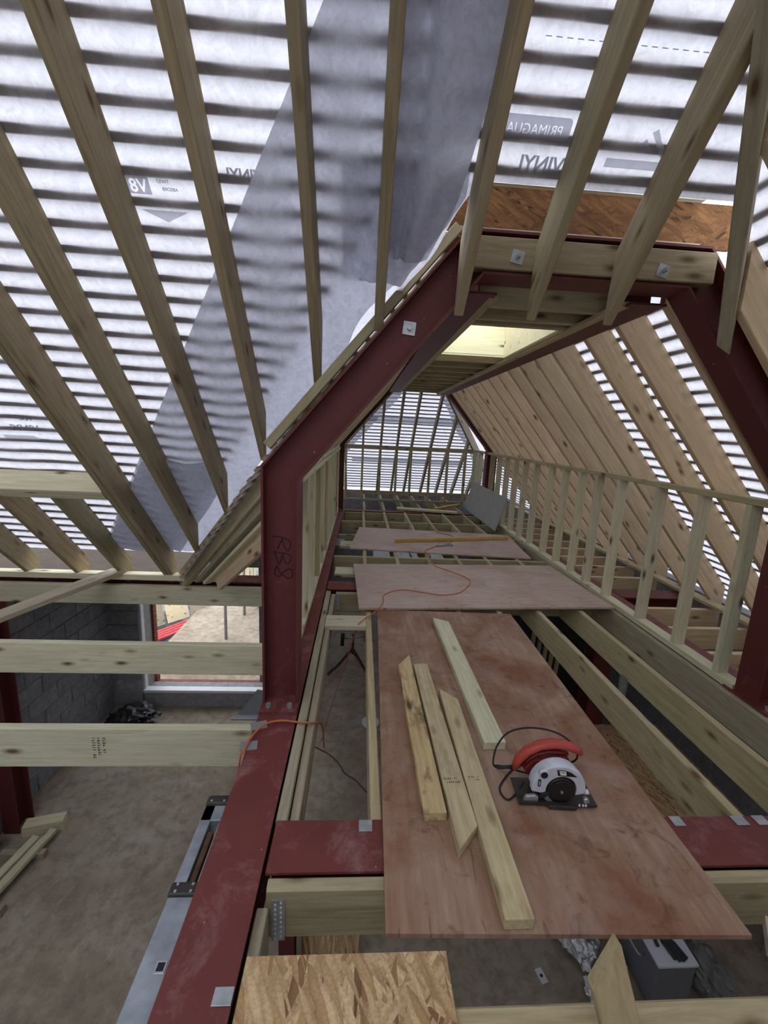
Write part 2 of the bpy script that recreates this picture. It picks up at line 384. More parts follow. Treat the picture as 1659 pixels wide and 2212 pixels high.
# ================================================================== MAIN ROOF
rafA = [-3.70, -3.26, -2.78, -2.355, -1.88, -1.49, -1.08, -0.685, -0.28, 0.045, 0.435, 0.80, 1.195]   # left edges
def sag(x):
    xs = rafA+[1.65]
    for a, b_ in zip(xs[:-1], xs[1:]):
        if a <= x < b_: return math.sin(math.pi*max(0, min(1, (x-a-0.047)/(b_-a-0.047))))**2
    return 0.0
def gridA(name, y0, y1, ny, xl, xr, nx, off, amp, mat, parent=None, extra=None, seed=0.0):
    V = []; F = []
    for j in range(ny+1):
        y = y0+(y1-y0)*j/ny; a, b_ = xl(y), xr(y)
        for i in range(nx+1):
            x = a+(b_-a)*i/nx; s = sag(x)
            d = off-amp*s*(0.55+0.9*(0.5+0.5*nz(x*3.1+seed, y*5.0, 1.3)))-0.002*s*abs(nz(x*9+seed, y*14))
            if extra: d += extra(x, y, i/nx, j/ny)
            V.append((x, y+d*SA, ZA(y)+d*CA))
    for j in range(ny):
        for i in range(nx):
            k = j*(nx+1)+i; F.append((k, k+1, k+nx+2, k+nx+1))
    return mesh(name, V, F, mat, parent, True)
def yoff(y, d): return y-d*SA               # param so that surface point with offset d lies at plan y
# the membrane itself is the root of the roof (plan y of the surface = y + d*sin)
OFFM = RD+0.002; DY = OFFM*SA
YE = 2.005
roof_main = gridA('roof_main', 0.72-DY, YE-DY, 64, lambda y: XL, lambda y: XH(y+DY)+0.03, 150, OFFM, 0.0045, 'membrane')  # stops short of the ridge: unseen opening added for light from above
setp(roof_main, 'pale translucent breather membrane roof slope on close rafters, battens shadowed through', kind='structure')
gridA('membrane_sheet', YE-DY+0.0, 4.16-DY, 80, lambda y: XL, lambda y: XV(y+DY)+0.30+0.05*nz(y*6, 3.1), 140, OFFM, 0.0045, 'membrane', roof_main)
XB = lambda y: -0.174-0.9557*(y-1.702)
# doubled grey valley strip
o = gridA('membrane_overlap', 2.005-DY, 4.12-DY, 70, lambda y: XB(y+DY), lambda y: XV(y+DY)+0.22+0.06*nz(y*5, 9.1), 50, OFFM-0.008, 0.020, 'membrane', roof_main, seed=4.0)
setp(o, 'grey doubled strip of membrane along the valley')
gridA('membrane_overlap', 0.6-DY, 2.005-DY, 50, lambda y: XB(y+DY), lambda y: min(0.43, 0.187+0.25*(2.005-y-DY)*6), 40, OFFM-0.008, 0.020, 'membrane', roof_main, seed=4.0)
gridA('membrane_patch', 3.22-DY, 4.10-DY, 24, lambda y: max(XB(y+DY)+0.02, -2.3), lambda y: min(XV(y+DY)+0.02, -1.05), 30, OFFM-0.035, 0.03, 'membrane', roof_main, seed=8.0)
# loose hanging sheet with a fold, between two rafters near the valley head
def drape(x, y, u, v):
    cre = abs(u-(0.10+0.22*v)); f = math.exp(-(cre/0.07)**2)
    return -0.055*math.sin(math.pi*u)*(0.6+0.4*v)+0.045*f-0.012*nz(x*14, y*9, 5)*(v**2)*2
o = gridA('loose_membrane', 0.95-DY, 2.22-DY, 60, lambda y: 0.095, lambda y: 0.47-0.10*max(0, (y+DY-1.75))/0.45-0.06*max(0, (y+DY-1.45))*0.5-0.35*max(0, (y+DY-2.06)), 26, OFFM-0.03, 0.0, 'membrane', roof_main, drape, 11)
setp(o, 'loose dark grey fold of membrane hanging between rafters')
# lower fringe of the membrane at the valley head, crumpled
def crump(x, y, u, v): return 0.02*nz(x*22, y*17, 2)+0.012*nz(x*45, y*40, 7)-0.05*u*v
gridA('membrane_fringe', 1.98-DY, 2.30-DY, 24, lambda y: -0.12, lambda y: 0.42-1.0*max(0, y+DY-2.05), 26, OFFM-0.004, 0.0, 'membrane', roof_main, crump, 3)
# rafters
for i, x in enumerate(rafA):
    xc = x+0.0235
    if x < 0.0:
        yb = 4.20 if x < -1.7 else 4.1-(xc+1.751)/0.9225
        nrm = (0, 1, 0) if x < -1.7 else (1.0, 1/0.9225, 0)
        cut = ((xc, yb, 0), nrm)
    elif x < 0.1: cut = ((xc, 2.245, 2.2), (0, 1, 0.2))
    else: cut = ((xc, 2.19, 2.2), (0, 1, 0.10))
    ytop = RIDGE_Y+0.02 if x < -0.45 else min(4.1-(3.611-xc)/0.9225, 1.9)-0.02
    if x < -1.95:   # short rafters below the trimmer, and the part above it
        p0 = (xc, 3.09, ZA(3.09)); 
        d = RD/2; q = lambda y: Vector((xc, y, ZA(y)))+Vector((0, SA, CA))*d
        timber('rafter', q(3.3), q(4.3), 0.047, RD, 'rafter_wood', roof_main, (0, SA, CA), ((xc, 3.29, ZA(3.29)), (0, CA, -SA)), ((xc, 4.26, 0), (0, 1, 0)))
        continue
    q = lambda y: Vector((xc, y, ZA(y)))+Vector((0, SA, CA))*(RD/2)
    ca = ((xc, ytop, 0), (0, 1, 0)) if x < -0.45 else ((xc, ytop, 0), (1.0, -1/0.9225, 0))
    timber('rafter', q(ytop), q(2.2), 0.047, RD, 'rafter_wood', roof_main, (0, SA, CA), ca, cut)
# doubled rafter beside the trimmed opening
xc = -1.88-0.026
q = lambda y: Vector((xc, y, ZA(y)))+Vector((0, SA, CA))*(RD/2)
timber('rafter', q(RIDGE_Y), q(4.2), 0.047, RD, 'rafter_wood', roof_main, (0, SA, CA), ((xc, RIDGE_Y, 0), (0, 1, 0)), ((xc, 4.24, 0), (0, 1, 0)))
# trimmer between rafters (two layers)
for yy in (3.236, 3.27):
    q = lambda x: Vector((x, yy, ZA(yy)))+Vector((0, SA, CA))*(RD/2)
    timber('trimmer', q(XL), q(-1.935), 0.047, RD, 'treated_pale', roof_main, (0, SA, CA))
# battens above the membrane, one by one
bm_cache = {}
i = -28
while True:
    y = 1.757+0.0732*i; i += 1
    if y > 4.15: break
    if y < 0.75: continue  # no battens over the added ridge opening
    if abs(y-YE) < 0.02: pass
    xe = XH(y)-0.02 if y < YE-0.02 else XV(y)-0.06
    z = ZA(y-DY)+0.0; c0 = Vector((XL, y-DY, ZA(y-DY)))+Vector((0, SA, CA))*(OFFM+0.0145); c1 = c0.copy(); c1.x = xe
    timber('batten', c0, c1, 0.038, 0.025, 'batten_wood', roof_main, (0, SA, CA), r=0.001)
# rear slope behind the camera: unseen, upper part left open to let daylight in
roof_back = setp(timber('roof_back', (XL, -4.55, 0.1), (3.7, -4.55, 0.1), 0.1, 0.05, 'treated'), 'unseen rear roof slope behind the viewer, left open above to let in light', kind='structure')
for i in range(13):
    x = rafA[i]; yt = RIDGE_Y-0.02 if x < -0.45 else 2*RIDGE_Y-(4.1-(3.611-x)/0.9225)
    P = lambda y: Vector((x, y, ZA(RIDGE_Y)-(RIDGE_Y-y)*K+0.12))
    kid(timber('rafter', P(yt), P(-4.6), 0.047, RD, 'treated', None, (0, -SA, CA)), roof_back)
zb = lambda y: ZA(RIDGE_Y)-(RIDGE_Y-y)*K+0.23
kid(mesh('membrane_sheet', [(XL, -4.65, zb(-4.65)), (3.75, -4.65, zb(-4.65)), (XH(2*RIDGE_Y+1.7)+0.1, -1.7, zb(-1.7)), (XL, -1.7, zb(-1.7))], [(0, 1, 2, 3)], 'membrane'), roof_back)  # covers the lower part only, so main rafter undersides stay darker
for i in range(39):
    y = -4.6+0.0745*i
    kid(timber('batten', (XL, y, zb(y)+0.02), (XH(2*RIDGE_Y-y), y, zb(y)+0.02), 0.038, 0.025, 'batten_wood', None, (0, -SA, CA), r=0.001), roof_back)
# valley rafter on the left + packing boards
vd = Vector((0.9225, -1, K)).normalized()
def vpt(y, dz=0.0, dn=0.0): return Vector((XV(y)+dn*0.735, y+dn*0.678, ZA(y)+dz))
vup = Vector((0.9225, -1, 0)).normalized()*(-vd.z)+Vector((0, 0, 1))*math.hypot(vd.x, vd.y)
def vbeam(name, y0, y1, dz, dn, w, h, mat, **kw):
    return timber(name, vpt(y0, dz, dn), vpt(y1, dz, dn), w, h, mat, roof_main, vup, **kw)
def vb2(name, a, b_, w, h, mat, **kw): return timber(name, vpt(*a), vpt(*b_), w, h, mat, roof_main, vup, **kw)
vb2('valley_rafter', (4.16, -0.035, 0.03), (2.46, -0.15, 0.03), 0.047, 0.18, 'treated')
vb2('valley_board', (3.94, -0.19, 0.10), (3.0, -0.28, 0.10), 0.10, 0.03, 'grey_timber')
vb2('valley_board', (3.88, -0.26, 0.13), (3.0, -0.345, 0.13), 0.08, 0.03, 'treated_pale')
vb2('valley_board', (3.76, -0.345, 0.17), (3.02, -0.44, 0.17), 0.047, 0.16, 'pine')
# hip rafter to the right of the apex
hd = Vector((-0.9225, -1, K)).normalized(); hup = Vector((-0.9225, -1, 0)).normalized()*(-hd.z)+Vector((0, 0, 1))*math.hypot(hd.x, hd.y)
hp = lambda y, dz=0: Vector((XH(y), y, ZA(y)+dz))
timber('hip_rafter', hp(2.24, 0.08), hp(RIDGE_Y, 0.08), 0.06, 0.24, 'grey_timber', roof_main, hup, cut0=((0, 2.2, 0), (0, 1, 0)))
timber('ridge_board', (XL, RIDGE_Y, ZA(RIDGE_Y)+0.12), (-0.43, RIDGE_Y, ZA(RIDGE_Y)+0.12), 0.04, 0.25, 'grey_timber', roof_main)
# printing on the outside of the membrane, seen reversed through it
def matA(x, y, off=RD-0.006):               # local +x -> world -x (reversed), local +y -> up slope
    up = Vector((0, -CA, SA)); p = Vector((x, y-off*SA, ZA(y-off*SA)))+Vector((0, SA, CA))*off
    rx = Vector((-1, 0, 0)); n = Vector((0, SA, CA))
    return Matrix(((rx.x, up.x, n.x, p.x), (rx.y, up.y, n.y, p.y), (rx.z, up.z, n.z, p.z), (0, 0, 0, 1)))
def printA(name, prof, x, y, mat='membrane_print', off=RD-0.006):
    V = [(a, b_, 0) for a, b_ in prof]; o = mesh(name, V, [tuple(range(len(V)))], mat, roof_main); o.matrix_basis = matA(x, y, off); return o
def rrect(x0, y0, x1, y1, r, n=4):
    P = []
    for cx, cy, a0 in ((x1-r, y1-r, 0), (x0+r, y1-r, 90), (x0+r, y0+r, 180), (x1-r, y0+r, 270)):
        for k in range(n+1):
            a = math.radians(a0+90*k/n); P.append((cx+r*math.cos(a), cy+r*math.sin(a)))
    return P
def panel_text(prof, txt, size, at, x, y, bold=False):
    n = len(prof); P = [(a, b_, -0.0004) for a, b_ in prof]+[(a, b_, 0.0004) for a, b_ in prof]
    pn = mesh('printed_panel', P, [(i, (i+1) % n, n+(i+1) % n, n+i) for i in range(n)]+[tuple(range(n-1, -1, -1)), tuple(range(n, 2*n))], 'membrane_panel', None)
    tx = text_mesh('tmp_text', txt, size, 'membrane_print', None, Matrix.Translation((at[0], at[1], 0)), 0.003, bold)
    md = pn.modifiers.new('cut', 'BOOLEAN'); md.operation = 'DIFFERENCE'; md.object = tx; md.solver = 'EXACT'
    dg = bpy.context.evaluated_depsgraph_get(); me = bpy.data.meshes.new_from_object(pn.evaluated_get(dg))
    old = pn.data; pn.modifiers.clear(); pn.data = me; bpy.data.objects.remove(tx); bpy.data.meshes.remove(old)
    pn.parent = roof_main; pn.matrix_basis = matA(x, y); pn['label'] = 'printed panel reading '+txt+' in reverse'
panel_text(rrect(0, 0, 0.40, 0.070, 0.016), 'PRIMAGUARD', 0.046, (0.030, 0.014), 0.785, 1.899)
text_mesh('printed_lettering', 'VINYL', 0.075, 'membrane_print', roof_main, matA(0.80, 1.968), 0.0003, True)
printA('printed_chevron', [(0.085, 0.02), (0.115, 0.055), (0.135, 0.042), (0.06, -0.03), (0.02, -0.03)], 1.25, 1.893)
printA('printed_chevron', [(0.145, 0.022), (0.19, -0.015), (0.11, -0.015)], 1.25, 1.893)
printA('printed_bar', [(0, 0), (0.30, 0), (0.30, 0.03), (0, 0.03)], 1.27, 1.944)
panel_text([(0, 0), (0.12, 0), (0.12, 0.062), (0, 0.062)], 'V8', 0.066, (0.012, 0.008), -0.940, 2.096, True)
printA('printed_chevron', [(0, 0.045), (0.205, 0.045), (0.10, 0.0)], -0.805, 2.165)
text_mesh('printed_lettering', 'TWIST', 0.018, 'membrane_print_dark', roof_main, matA(-0.855, 2.066), 0.0003)
text_mesh('printed_lettering', 'ABSORB', 0.018, 'membrane_print_dark', roof_main, matA(-0.825, 2.084), 0.0003)
text_mesh('printed_lettering', 'VINYL', 0.06, 'membrane_print', roof_main, matA(-0.455, 2.045), 0.0003, True)
text_mesh('printed_lettering', 'TEC', 0.05, 'membrane_print', roof_main, matA(-2.21, 3.01), 0.0003, True)
text_mesh('printed_lettering', 'VINYL', 0.075, 'membrane_print', roof_main, matA(-2.21, 3.075), 0.0003, True)
printA('printed_bar', [(0, 0), (0.24, 0), (0.24, 0.042), (0.03, 0.042)], -2.255, 3.135)
for k in range(17):
    x = 1.23-0.0385*k
    printA('printed_dash', [(0, 0), (0.022, 0), (0.022, 0.003), (0, 0.003)], x, 1.716, 'membrane_print_dark')
for k in range(26):
    x = -0.75-0.03*k
    printA('printed_dash', [(0, 0), (0.018, 0), (0.018, 0.0025), (0, 0.0025)], x, 2.335, 'membrane_print_dark')

# ================================================================== CORRIDOR ROOF, RIGHT SLOPE
nB = Vector((SB, 0, CB)); nC = Vector((-SB, 0, CB))
FARY = 8.45; DD = 0.99
def xtopB(y):
    if y < 2.27 and y >= RIDGE_Y: return XH(y)
    if y < RIDGE_Y: return XH(2*RIDGE_Y-y)
    if y < 2.47: return 1.99
    if y <= FARY: return 1.66
    return 1.66+(y-FARY)*DD/KC
rafB = [-3.1, -2.7, -2.3, -1.9, -1.5, -1.1, -0.7, -0.3, 0.1, 0.5, 0.9, 1.3, 1.7, 2.105, 2.495, 2.955, 3.365, 3.925, 4.31, 4.725, 5.09, 5.48, 5.88, 6.28, 6.68, 7.08, 7.48, 7.88, 8.20]
def sagB(y):
    for a, b_ in zip(rafB[:-1], rafB[1:]):
        if a <= y < b_: return math.sin(math.pi*(y-a)/(b_-a))**2
    return 0
ys = []
for a, b_ in zip([-4.0]+rafB, rafB+[10.9]):
    n = 8 if b_-a < 0.8 else 20
    ys += [a+(b_-a)*k/n for k in range(n)]
ys += [2.269, 2.271, 2.469, 2.471, 10.9]; ys.sort()
V = []; F = []; nx = 40
for y in ys:
    a, b_ = xtopB(y)-SB*OFFM-0.005, 3.80
    for i in range(nx+1):
        x = a+(b_-a)*i/nx; d = OFFM-0.005*sagB(y)*(0.6+0.8*(0.5+0.5*nz(x*4, y*3, 9)))
        p = Vector((x, y, ZB(x)))+nB*d; V.append(p)
for j in range(len(ys)-1):
    for i in range(nx): k = j*(nx+1)+i; F.append((k, k+1, k+nx+2, k+nx+1))
roof_right = setp(mesh('roof_right', V, F, 'membrane', None, True), 'right hand membrane roof slope of the corridor', kind='structure')
for y in rafB:
    xt = xtopB(y)+0.02; xb = 3.78
    q = lambda x: Vector((x, y-0.0235, ZB(x)))+nB*(RD/2)
    timber('rafter', q(xt), q(xb), 0.047, RD, 'pine', roof_right, nB, ((xt, y, 0), (1, 0, 0)), ((xb, y, 0), (1, 0, 0)))
x = 3.74
while x > -0.3:
    # y range of this batten
    y0 = -3.9 if x > 3.6 else max(-3.9, 2*RIDGE_Y-(4.1-(3.611-x)/0.9225))
    y1 = FARY+(x-1.66)*KC/DD if x > 1.66 else 4.1-(3.611-x-0.16)/0.9225
    c0 = Vector((x, y0, ZB(x)))+nB*(OFFM+0.0145); c1 = Vector((x, y1-0.03, ZB(x)))+nB*(OFFM+0.0145)
    if y1-y0 > 0.2: timber('batten', c0, c1, 0.038, 0.025, 'batten_wood', roof_right, nB, r=0.001)
    x -= 0.0695
# left slope of corridor
V = []; F = []
yl = lambda x: max(2.44, 4.1-(x+1.751+0.02)/0.9225+0.05) if True else 0
nx, ny = 24, 60
for j in range(ny+1):
    for i in range(nx+1):
        x = -1.55+(0.70+1.55)*i/nx; y0 = yl(x); y1 = FARY+(0.70-x)*KC/DD; y = y0+(y1-y0)*j/ny
        V.append(Vector((x, y, ZC(x)))+nC*OFFM)
for j in range(ny):
    for i in range(nx): k = j*(nx+1)+i; F.append((k, k+1, k+nx+2, k+nx+1))
roof_left = setp(mesh('roof_left', V, F, 'membrane', None, True), 'left hand membrane roof slope of the corridor above the stud wall', kind='structure')
for k in range(15):
    y = 2.62+0.40*k; xb = max(-1.5, -0.95 if y < 4.2 else -1.5) if y > 3.6 else -0.46
    q = lambda x: Vector((x, y, ZC(x)))+nC*(RD/2)
    timber('rafter', q(0.52), q(xb), 0.047, RD, 'treated', roof_left, nC, ((0.52, y, 0), (1, 0, 0)), ((xb, y, 0), (1, 0, 0)))
x = -1.5
while x < 0.5:
    y0 = yl(x)+0.03; y1 = FARY+(0.55-x)*KC/DD-0.05
    c0 = Vector((x, y0, ZC(x)))+nC*(OFFM+0.0145); c1 = Vector((x, y1, ZC(x)))+nC*(OFFM+0.0145)
    timber('batten', c0, c1, 0.038, 0.025, 'batten_wood', roof_left, nC, r=0.001); x += 0.0695
# far hip
nD = Vector((0, DD, 1)).normalized(); ZD = lambda y: 2.39-(y-FARY)*DD
hipx = [-0.35, 0.046, 0.449, 0.823, 1.155, 1.596, 2.006, 2.419, 2.83]
V = []; F = []; nx, ny = 60, 30
for j in range(ny+1):
    y = FARY-0.16+(11.3-FARY)*j/ny; a = 0.52-(y-FARY+0.14)*DD/KC; b_ = 1.69+(y-FARY+0.14)*DD/KC
    for i in range(nx+1):
        x = a+(b_-a)*i/nx; s = abs(math.sin(math.pi*(x-0.046)/0.4))
        V.append(Vector((x, y, ZD(y)))+nD*(OFFM-0.005*s*(0.6+0.5*nz(x*4, y*4))))
for j in range(ny):
    for i in range(nx): k = j*(nx+1)+i; F.append((k, k+1, k+nx+2, k+nx+1))
roof_end = setp(mesh('roof_end', V, F, 'membrane', None, True), 'far hip end of the roof with bright membrane behind timber framing', kind='structure')
for s in (-1, 1):   # doubled membrane along the two far hips
    V = []; F = []
    for j in range(21):
        y = FARY+(10.7-FARY)*j/20
        e = (0.55-(y-FARY)*DD/KC) if s < 0 else (1.66+(y-FARY)*DD/KC)
        w = 0.34 if s < 0 else 0.22
        V += [Vector((e, y, ZD(y)))+nD*(OFFM-0.02), Vector((e-s*w*(1+0.25*nz(y*2, s)), y, ZD(y)))+nD*(OFFM-0.022)]
    for j in range(20): F.append((2*j, 2*j+1, 2*j+3, 2*j+2))
    mesh('membrane_overlap', V, F, 'membrane', roof_end, True)
V = []; F = []
for yy in (9.05, 10.0):
    n0 = len(V)
    for i in range(13):
        x = -0.2+i*0.225
        V += [Vector((x, yy, ZD(yy)))+nD*(OFFM-0.02), Vector((x, yy+0.11+0.02*nz(x*3, yy), ZD(yy+0.12)))+nD*(OFFM-0.022)]
    for i in range(12): F.append((n0+2*i, n0+2*i+1, n0+2*i+3, n0+2*i+2))
mesh('membrane_lap', V, F, 'membrane', roof_end, True)
for x in hipx:
    yt = FARY+0.03
    if x < 0.55: yt = FARY+(0.55-x)*KC/DD+0.03
    if x > 1.66: yt = FARY+(x-1.66)*KC/DD+0.03
    q = lambda y: Vector((x, y, ZD(y)))+nD*(0.145/2)
    timber('rafter', q(yt), q(10.95), 0.047, 0.145, 'grey_timber', roof_end, nD, ((x, yt, 0), (0, 1, 0)))
y = FARY+0.08
while y < 10.9:
    a = 0.55-(y-FARY)*DD/KC; b_ = 1.66+(y-FARY)*DD/KC
    timber('batten', Vector((a, y, ZD(y)))+nD*(OFFM+0.0145), Vector((b_, y, ZD(y)))+nD*(OFFM+0.0145), 0.038, 0.025, 'batten_wood', roof_end, nD, r=0.001); y += 0.0745
for s, xa, xb in ((-1, 0.55, 0.55-2.3*DD/KC), (1, 1.66, 1.66+2.3*DD/KC)):
    timber('hip_rafter', (xa, FARY, ZD(FARY)+0.06), (xb, FARY+2.3, ZD(FARY+2.3)+0.06), 0.047, 0.2, 'grey_timber', roof_end)
# flat top over the corridor: deck, ceiling joists, rooflight
roof_flat = setp(mesh('roof_flat', [(0.40, 2.40, 2.62), (1.82, 2.40, 2.62), (1.82, 8.6, 2.62), (0.40, 8.6, 2.62), (0.66, 3.14, 2.62), (1.46, 3.14, 2.62), (1.46, 4.62, 2.62), (0.66, 4.62, 2.62)]
    + [(0.40, 2.40, 2.64), (1.82, 2.40, 2.64), (1.82, 8.6, 2.64), (0.40, 8.6, 2.64), (0.66, 3.14, 2.64), (1.46, 3.14, 2.64), (1.46, 4.62, 2.64), (0.66, 4.62, 2.64)],
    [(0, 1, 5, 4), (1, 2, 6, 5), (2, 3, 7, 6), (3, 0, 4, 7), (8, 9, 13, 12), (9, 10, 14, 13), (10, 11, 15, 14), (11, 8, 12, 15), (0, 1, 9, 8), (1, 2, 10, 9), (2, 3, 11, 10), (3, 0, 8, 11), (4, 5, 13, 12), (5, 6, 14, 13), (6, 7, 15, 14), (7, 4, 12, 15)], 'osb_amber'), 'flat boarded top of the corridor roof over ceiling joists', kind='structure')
for y in [2.70, 2.98, 3.12]+[4.66+0.4*k for k in range(10)]:
    timber('ceiling_joist', (0.60, y, 2.475), (1.56, y, 2.475), 0.047, 0.20, 'treated', roof_flat)
timber('trimmer', (0.60, 4.315, 2.385), (1.56, 4.315, 2.385), 0.047, 0.03, 'treated_pale', roof_flat)
timber('trimmer', (0.715, 3.13, 2.385), (0.715, 4.3, 2.385), 0.047, 0.04, 'treated_pale', roof_flat)
timber('trimmer', (1.405, 3.13, 2.385), (1.405, 4.3, 2.385), 0.047, 0.04, 'treated_pale', roof_flat)
timber('wall_plate', (0.70, 2.45, 2.365), (0.70, 8.3, 2.365), 0.06, 0.03, 'treated', roof_flat)
timber('wall_plate', (1.45, 2.45, 2.365), (1.45, 8.3, 2.365), 0.06, 0.03, 'treated', roof_flat)
# OSB upstand above the frame
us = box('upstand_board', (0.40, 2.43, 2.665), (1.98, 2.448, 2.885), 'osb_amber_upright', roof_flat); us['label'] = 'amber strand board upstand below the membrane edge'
timber('upstand_packer', (0.45, 2.42, 2.655), (1.78, 2.42, 2.655), 0.06, 0.035, 'grey_timber', roof_flat)
timber('upstand_capping', (0.38, 2.46, 2.915), (1.80, 2.46, 2.915), 0.09, 0.03, 'treated_pale', roof_flat)
# membrane tucked back over the upstand
mesh('membrane_lap', [(0.18, 2.02, 2.70), (1.68, 2.02, 2.70), (1.80, 2.52, 2.945), (0.30, 2.52, 2.945), (1.80, 3.0, 2.95), (0.3, 3.0, 2.95)], [(0, 1, 2, 3), (3, 2, 4, 5)], 'membrane', roof_flat)
# rooflight
rl = empty('roof_window', (1.06, 3.74, 2.62)); setp(rl, 'bright open rooflight in the corridor ceiling with cream timber lining', 'rooflight')
def rlq(name, pts, mat, th=0.012):
    P = [Vector(p)-Vector(rl.location) for p in pts]; n = (P[1]-P[0]).cross(P[3]-P[0]).normalized()*th
    return mesh(name, P+[p+n for p in P], [(0, 1, 2, 3), (7, 6, 5, 4), (0, 1, 5, 4), (1, 2, 6, 5), (2, 3, 7, 6), (3, 0, 4, 7)], mat, rl)
rlq('lining_board', [(0.735, 4.295, 2.37), (1.385, 4.295, 2.37), (1.46, 4.60, 2.86), (0.66, 4.60, 2.86)], 'cream_timber')
rlq('lining_board', [(0.735, 3.15, 2.37), (0.735, 4.295, 2.37), (0.66, 4.60, 2.86), (0.66, 3.15, 2.80)], 'cream_timber')
rlq('lining_board', [(1.385, 4.295, 2.37), (1.385, 3.15, 2.37), (1.46, 3.15, 2.80), (1.46, 4.60, 2.86)], 'cream_timber')
for p, q_ in (((0.66, 3.15, 2.82), (0.66, 4.64, 2.88)), ((1.46, 3.15, 2.82), (1.46, 4.64, 2.88)), ((0.63, 4.63, 2.88), (1.49, 4.63, 2.88)), ((0.63, 3.14, 2.80), (1.49, 3.14, 2.80)), ((1.06, 3.15, 2.83), (1.06, 4.62, 2.885))):
    t_ = timber('window_frame', Vector(p)-rl.location, Vector(q_)-rl.location, 0.05, 0.05, 'white_plastic'); t_.parent = rl
mesh('window_pane', [Vector(v)-rl.location for v in ((0.66, 3.14, 2.83), (1.46, 3.14, 2.83), (1.46, 4.63, 2.90), (0.66, 4.63, 2.90))], [(0, 1, 2, 3)], 'glass', rl)

# ================================================================== STEEL
def portal(name, yc, label, cat='steel frame'):
    t = empty(name, (0, yc, 0)); setp(t, label, cat)
    Kl, Tl, Tr, Kr = Vector((-0.42, 0, 1.363)), Vector((0.531, 0, 2.49)), Vector((1.679, 0, 2.49)), Vector((2.63, 0, 1.363))
    u = Vector((0, 0, 1)); d1 = (Tl-Kl).normalized(); h = Vector((1, 0, 0)); d2 = (Kr-Tr).normalized(); dn = Vector((0, 0, -1))
    c1 = (Kl, (u+d1).normalized()); c2 = (Tl, (d1+h).normalized()); c3 = (Tr, (h+d2).normalized()); c4 = (Kr, (d2+dn).normalized())
    FW = 0.16
    def seg(nm, a, b_, ca, cb):
        dirv = (b_-a).normalized(); upv = Vector((0, 1, 0)).cross(dirv)
        return ibeam(nm, a, b_, 0.20, FW, 'steel_red', t, upv, ca, cb)
    cl = seg('column', Vector((-0.42, 0, 0.018)), Kl, None, c1); seg('inclined_beam', Kl, Tl, c1, c2); seg('top_beam', Tl, Tr, c2, c3); seg('inclined_beam', Tr, Kr, c3, c4)
    cr = seg('column', Kr, Vector((2.63, 0, 0.018)), c4, None)
    for x in (-0.42, 2.63):
        bp = box('base_plate', (x-0.105, -0.16, 0.0), (x+0.105, 0.16, 0.018), 'steel_red_dusty', t)
        for sx in (-0.06, 0.06):
            for sy in (-0.115, 0.115):
                n_ = cyl('bolt', (sx, sy, 0.009), (sx, sy, 0.030), 0.016, 0.016, 'galv', bp, 6, False)
    return t, cl
portal1, col1 = portal('steel_portal_frame', 2.30, 'dark red steel portal frame nearest the camera, RB8 handwritten on its column')
portal2, _ = portal('steel_portal_frame', 8.40, 'small distant dark red steel frame at the hip end of the corridor')
# handwriting on the column web
strokes = [[(-0.476, 1.004), (-0.45, 1.002), (-0.417, 0.998), (-0.38, 0.98), (-0.375, 0.953), (-0.387, 0.924), (-0.402, 0.931), (-0.418, 0.969), (-0.424, 0.992)], [(-0.418, 0.996), (-0.433, 0.967), (-0.448, 0.932)], [(-0.469, 0.915), (-0.431, 0.909), (-0.379, 0.9), (-0.374, 0.873), (-0.387, 0.847), (-0.402, 0.853), (-0.415, 0.88), (-0.42, 0.907)], [(-0.418, 0.899), (-0.428, 0.872), (-0.437, 0.842), (-0.45, 0.871), (-0.463, 0.908)], [(-0.45, 0.835), (-0.462, 0.803), (-0.46, 0.776), (-0.439, 0.77), (-0.417, 0.793), (-0.39, 0.813), (-0.368, 0.81), (-0.364, 0.778), (-0.375, 0.762), (-0.398, 0.765), (-0.428, 0.788), (-0.443, 0.812), (-0.45, 0.835)]]
for st in strokes:
    o = tube('handwritten_mark', [(x, -0.0046, z) for x, z in st], 0.0034, 'ink', portal1, 5, 4)
# timber bolted into the top beam web, bolts with square washers
tb = timber('packing_timber', (0.46, 2.245, 2.485), (1.75, 2.245, 2.485), 0.07, 0.145, 'rafter_wood', None); tb.parent = portal1; tb.matrix_basis = Matrix.Translation((0, -2.30, 0)) @ tb.matrix_basis
for x, z in ((0.73, 2.47), (1.475, 2.455)):
    w_ = box('square_washer', (x-0.03, -0.096, z-0.03), (x+0.03, -0.090, z+0.03), 'galv', portal1); w_.rotation_euler = (0, 0.2, 0)
    cyl('bolt', (x, -0.13, z), (x, -0.09, z), 0.012, 0.012, 'galv', portal1, 6, False)
w_ = box('square_washer', (0.195, -0.012, 2.10), (0.26, -0.006, 2.165), 'galv', portal1); w_.rotation_euler = (0, 0.1, 0)
cyl('bolt', (0.228, -0.03, 2.132), (0.228, -0.006, 2.132), 0.012, 0.012, 'galv', portal1, 6, False)
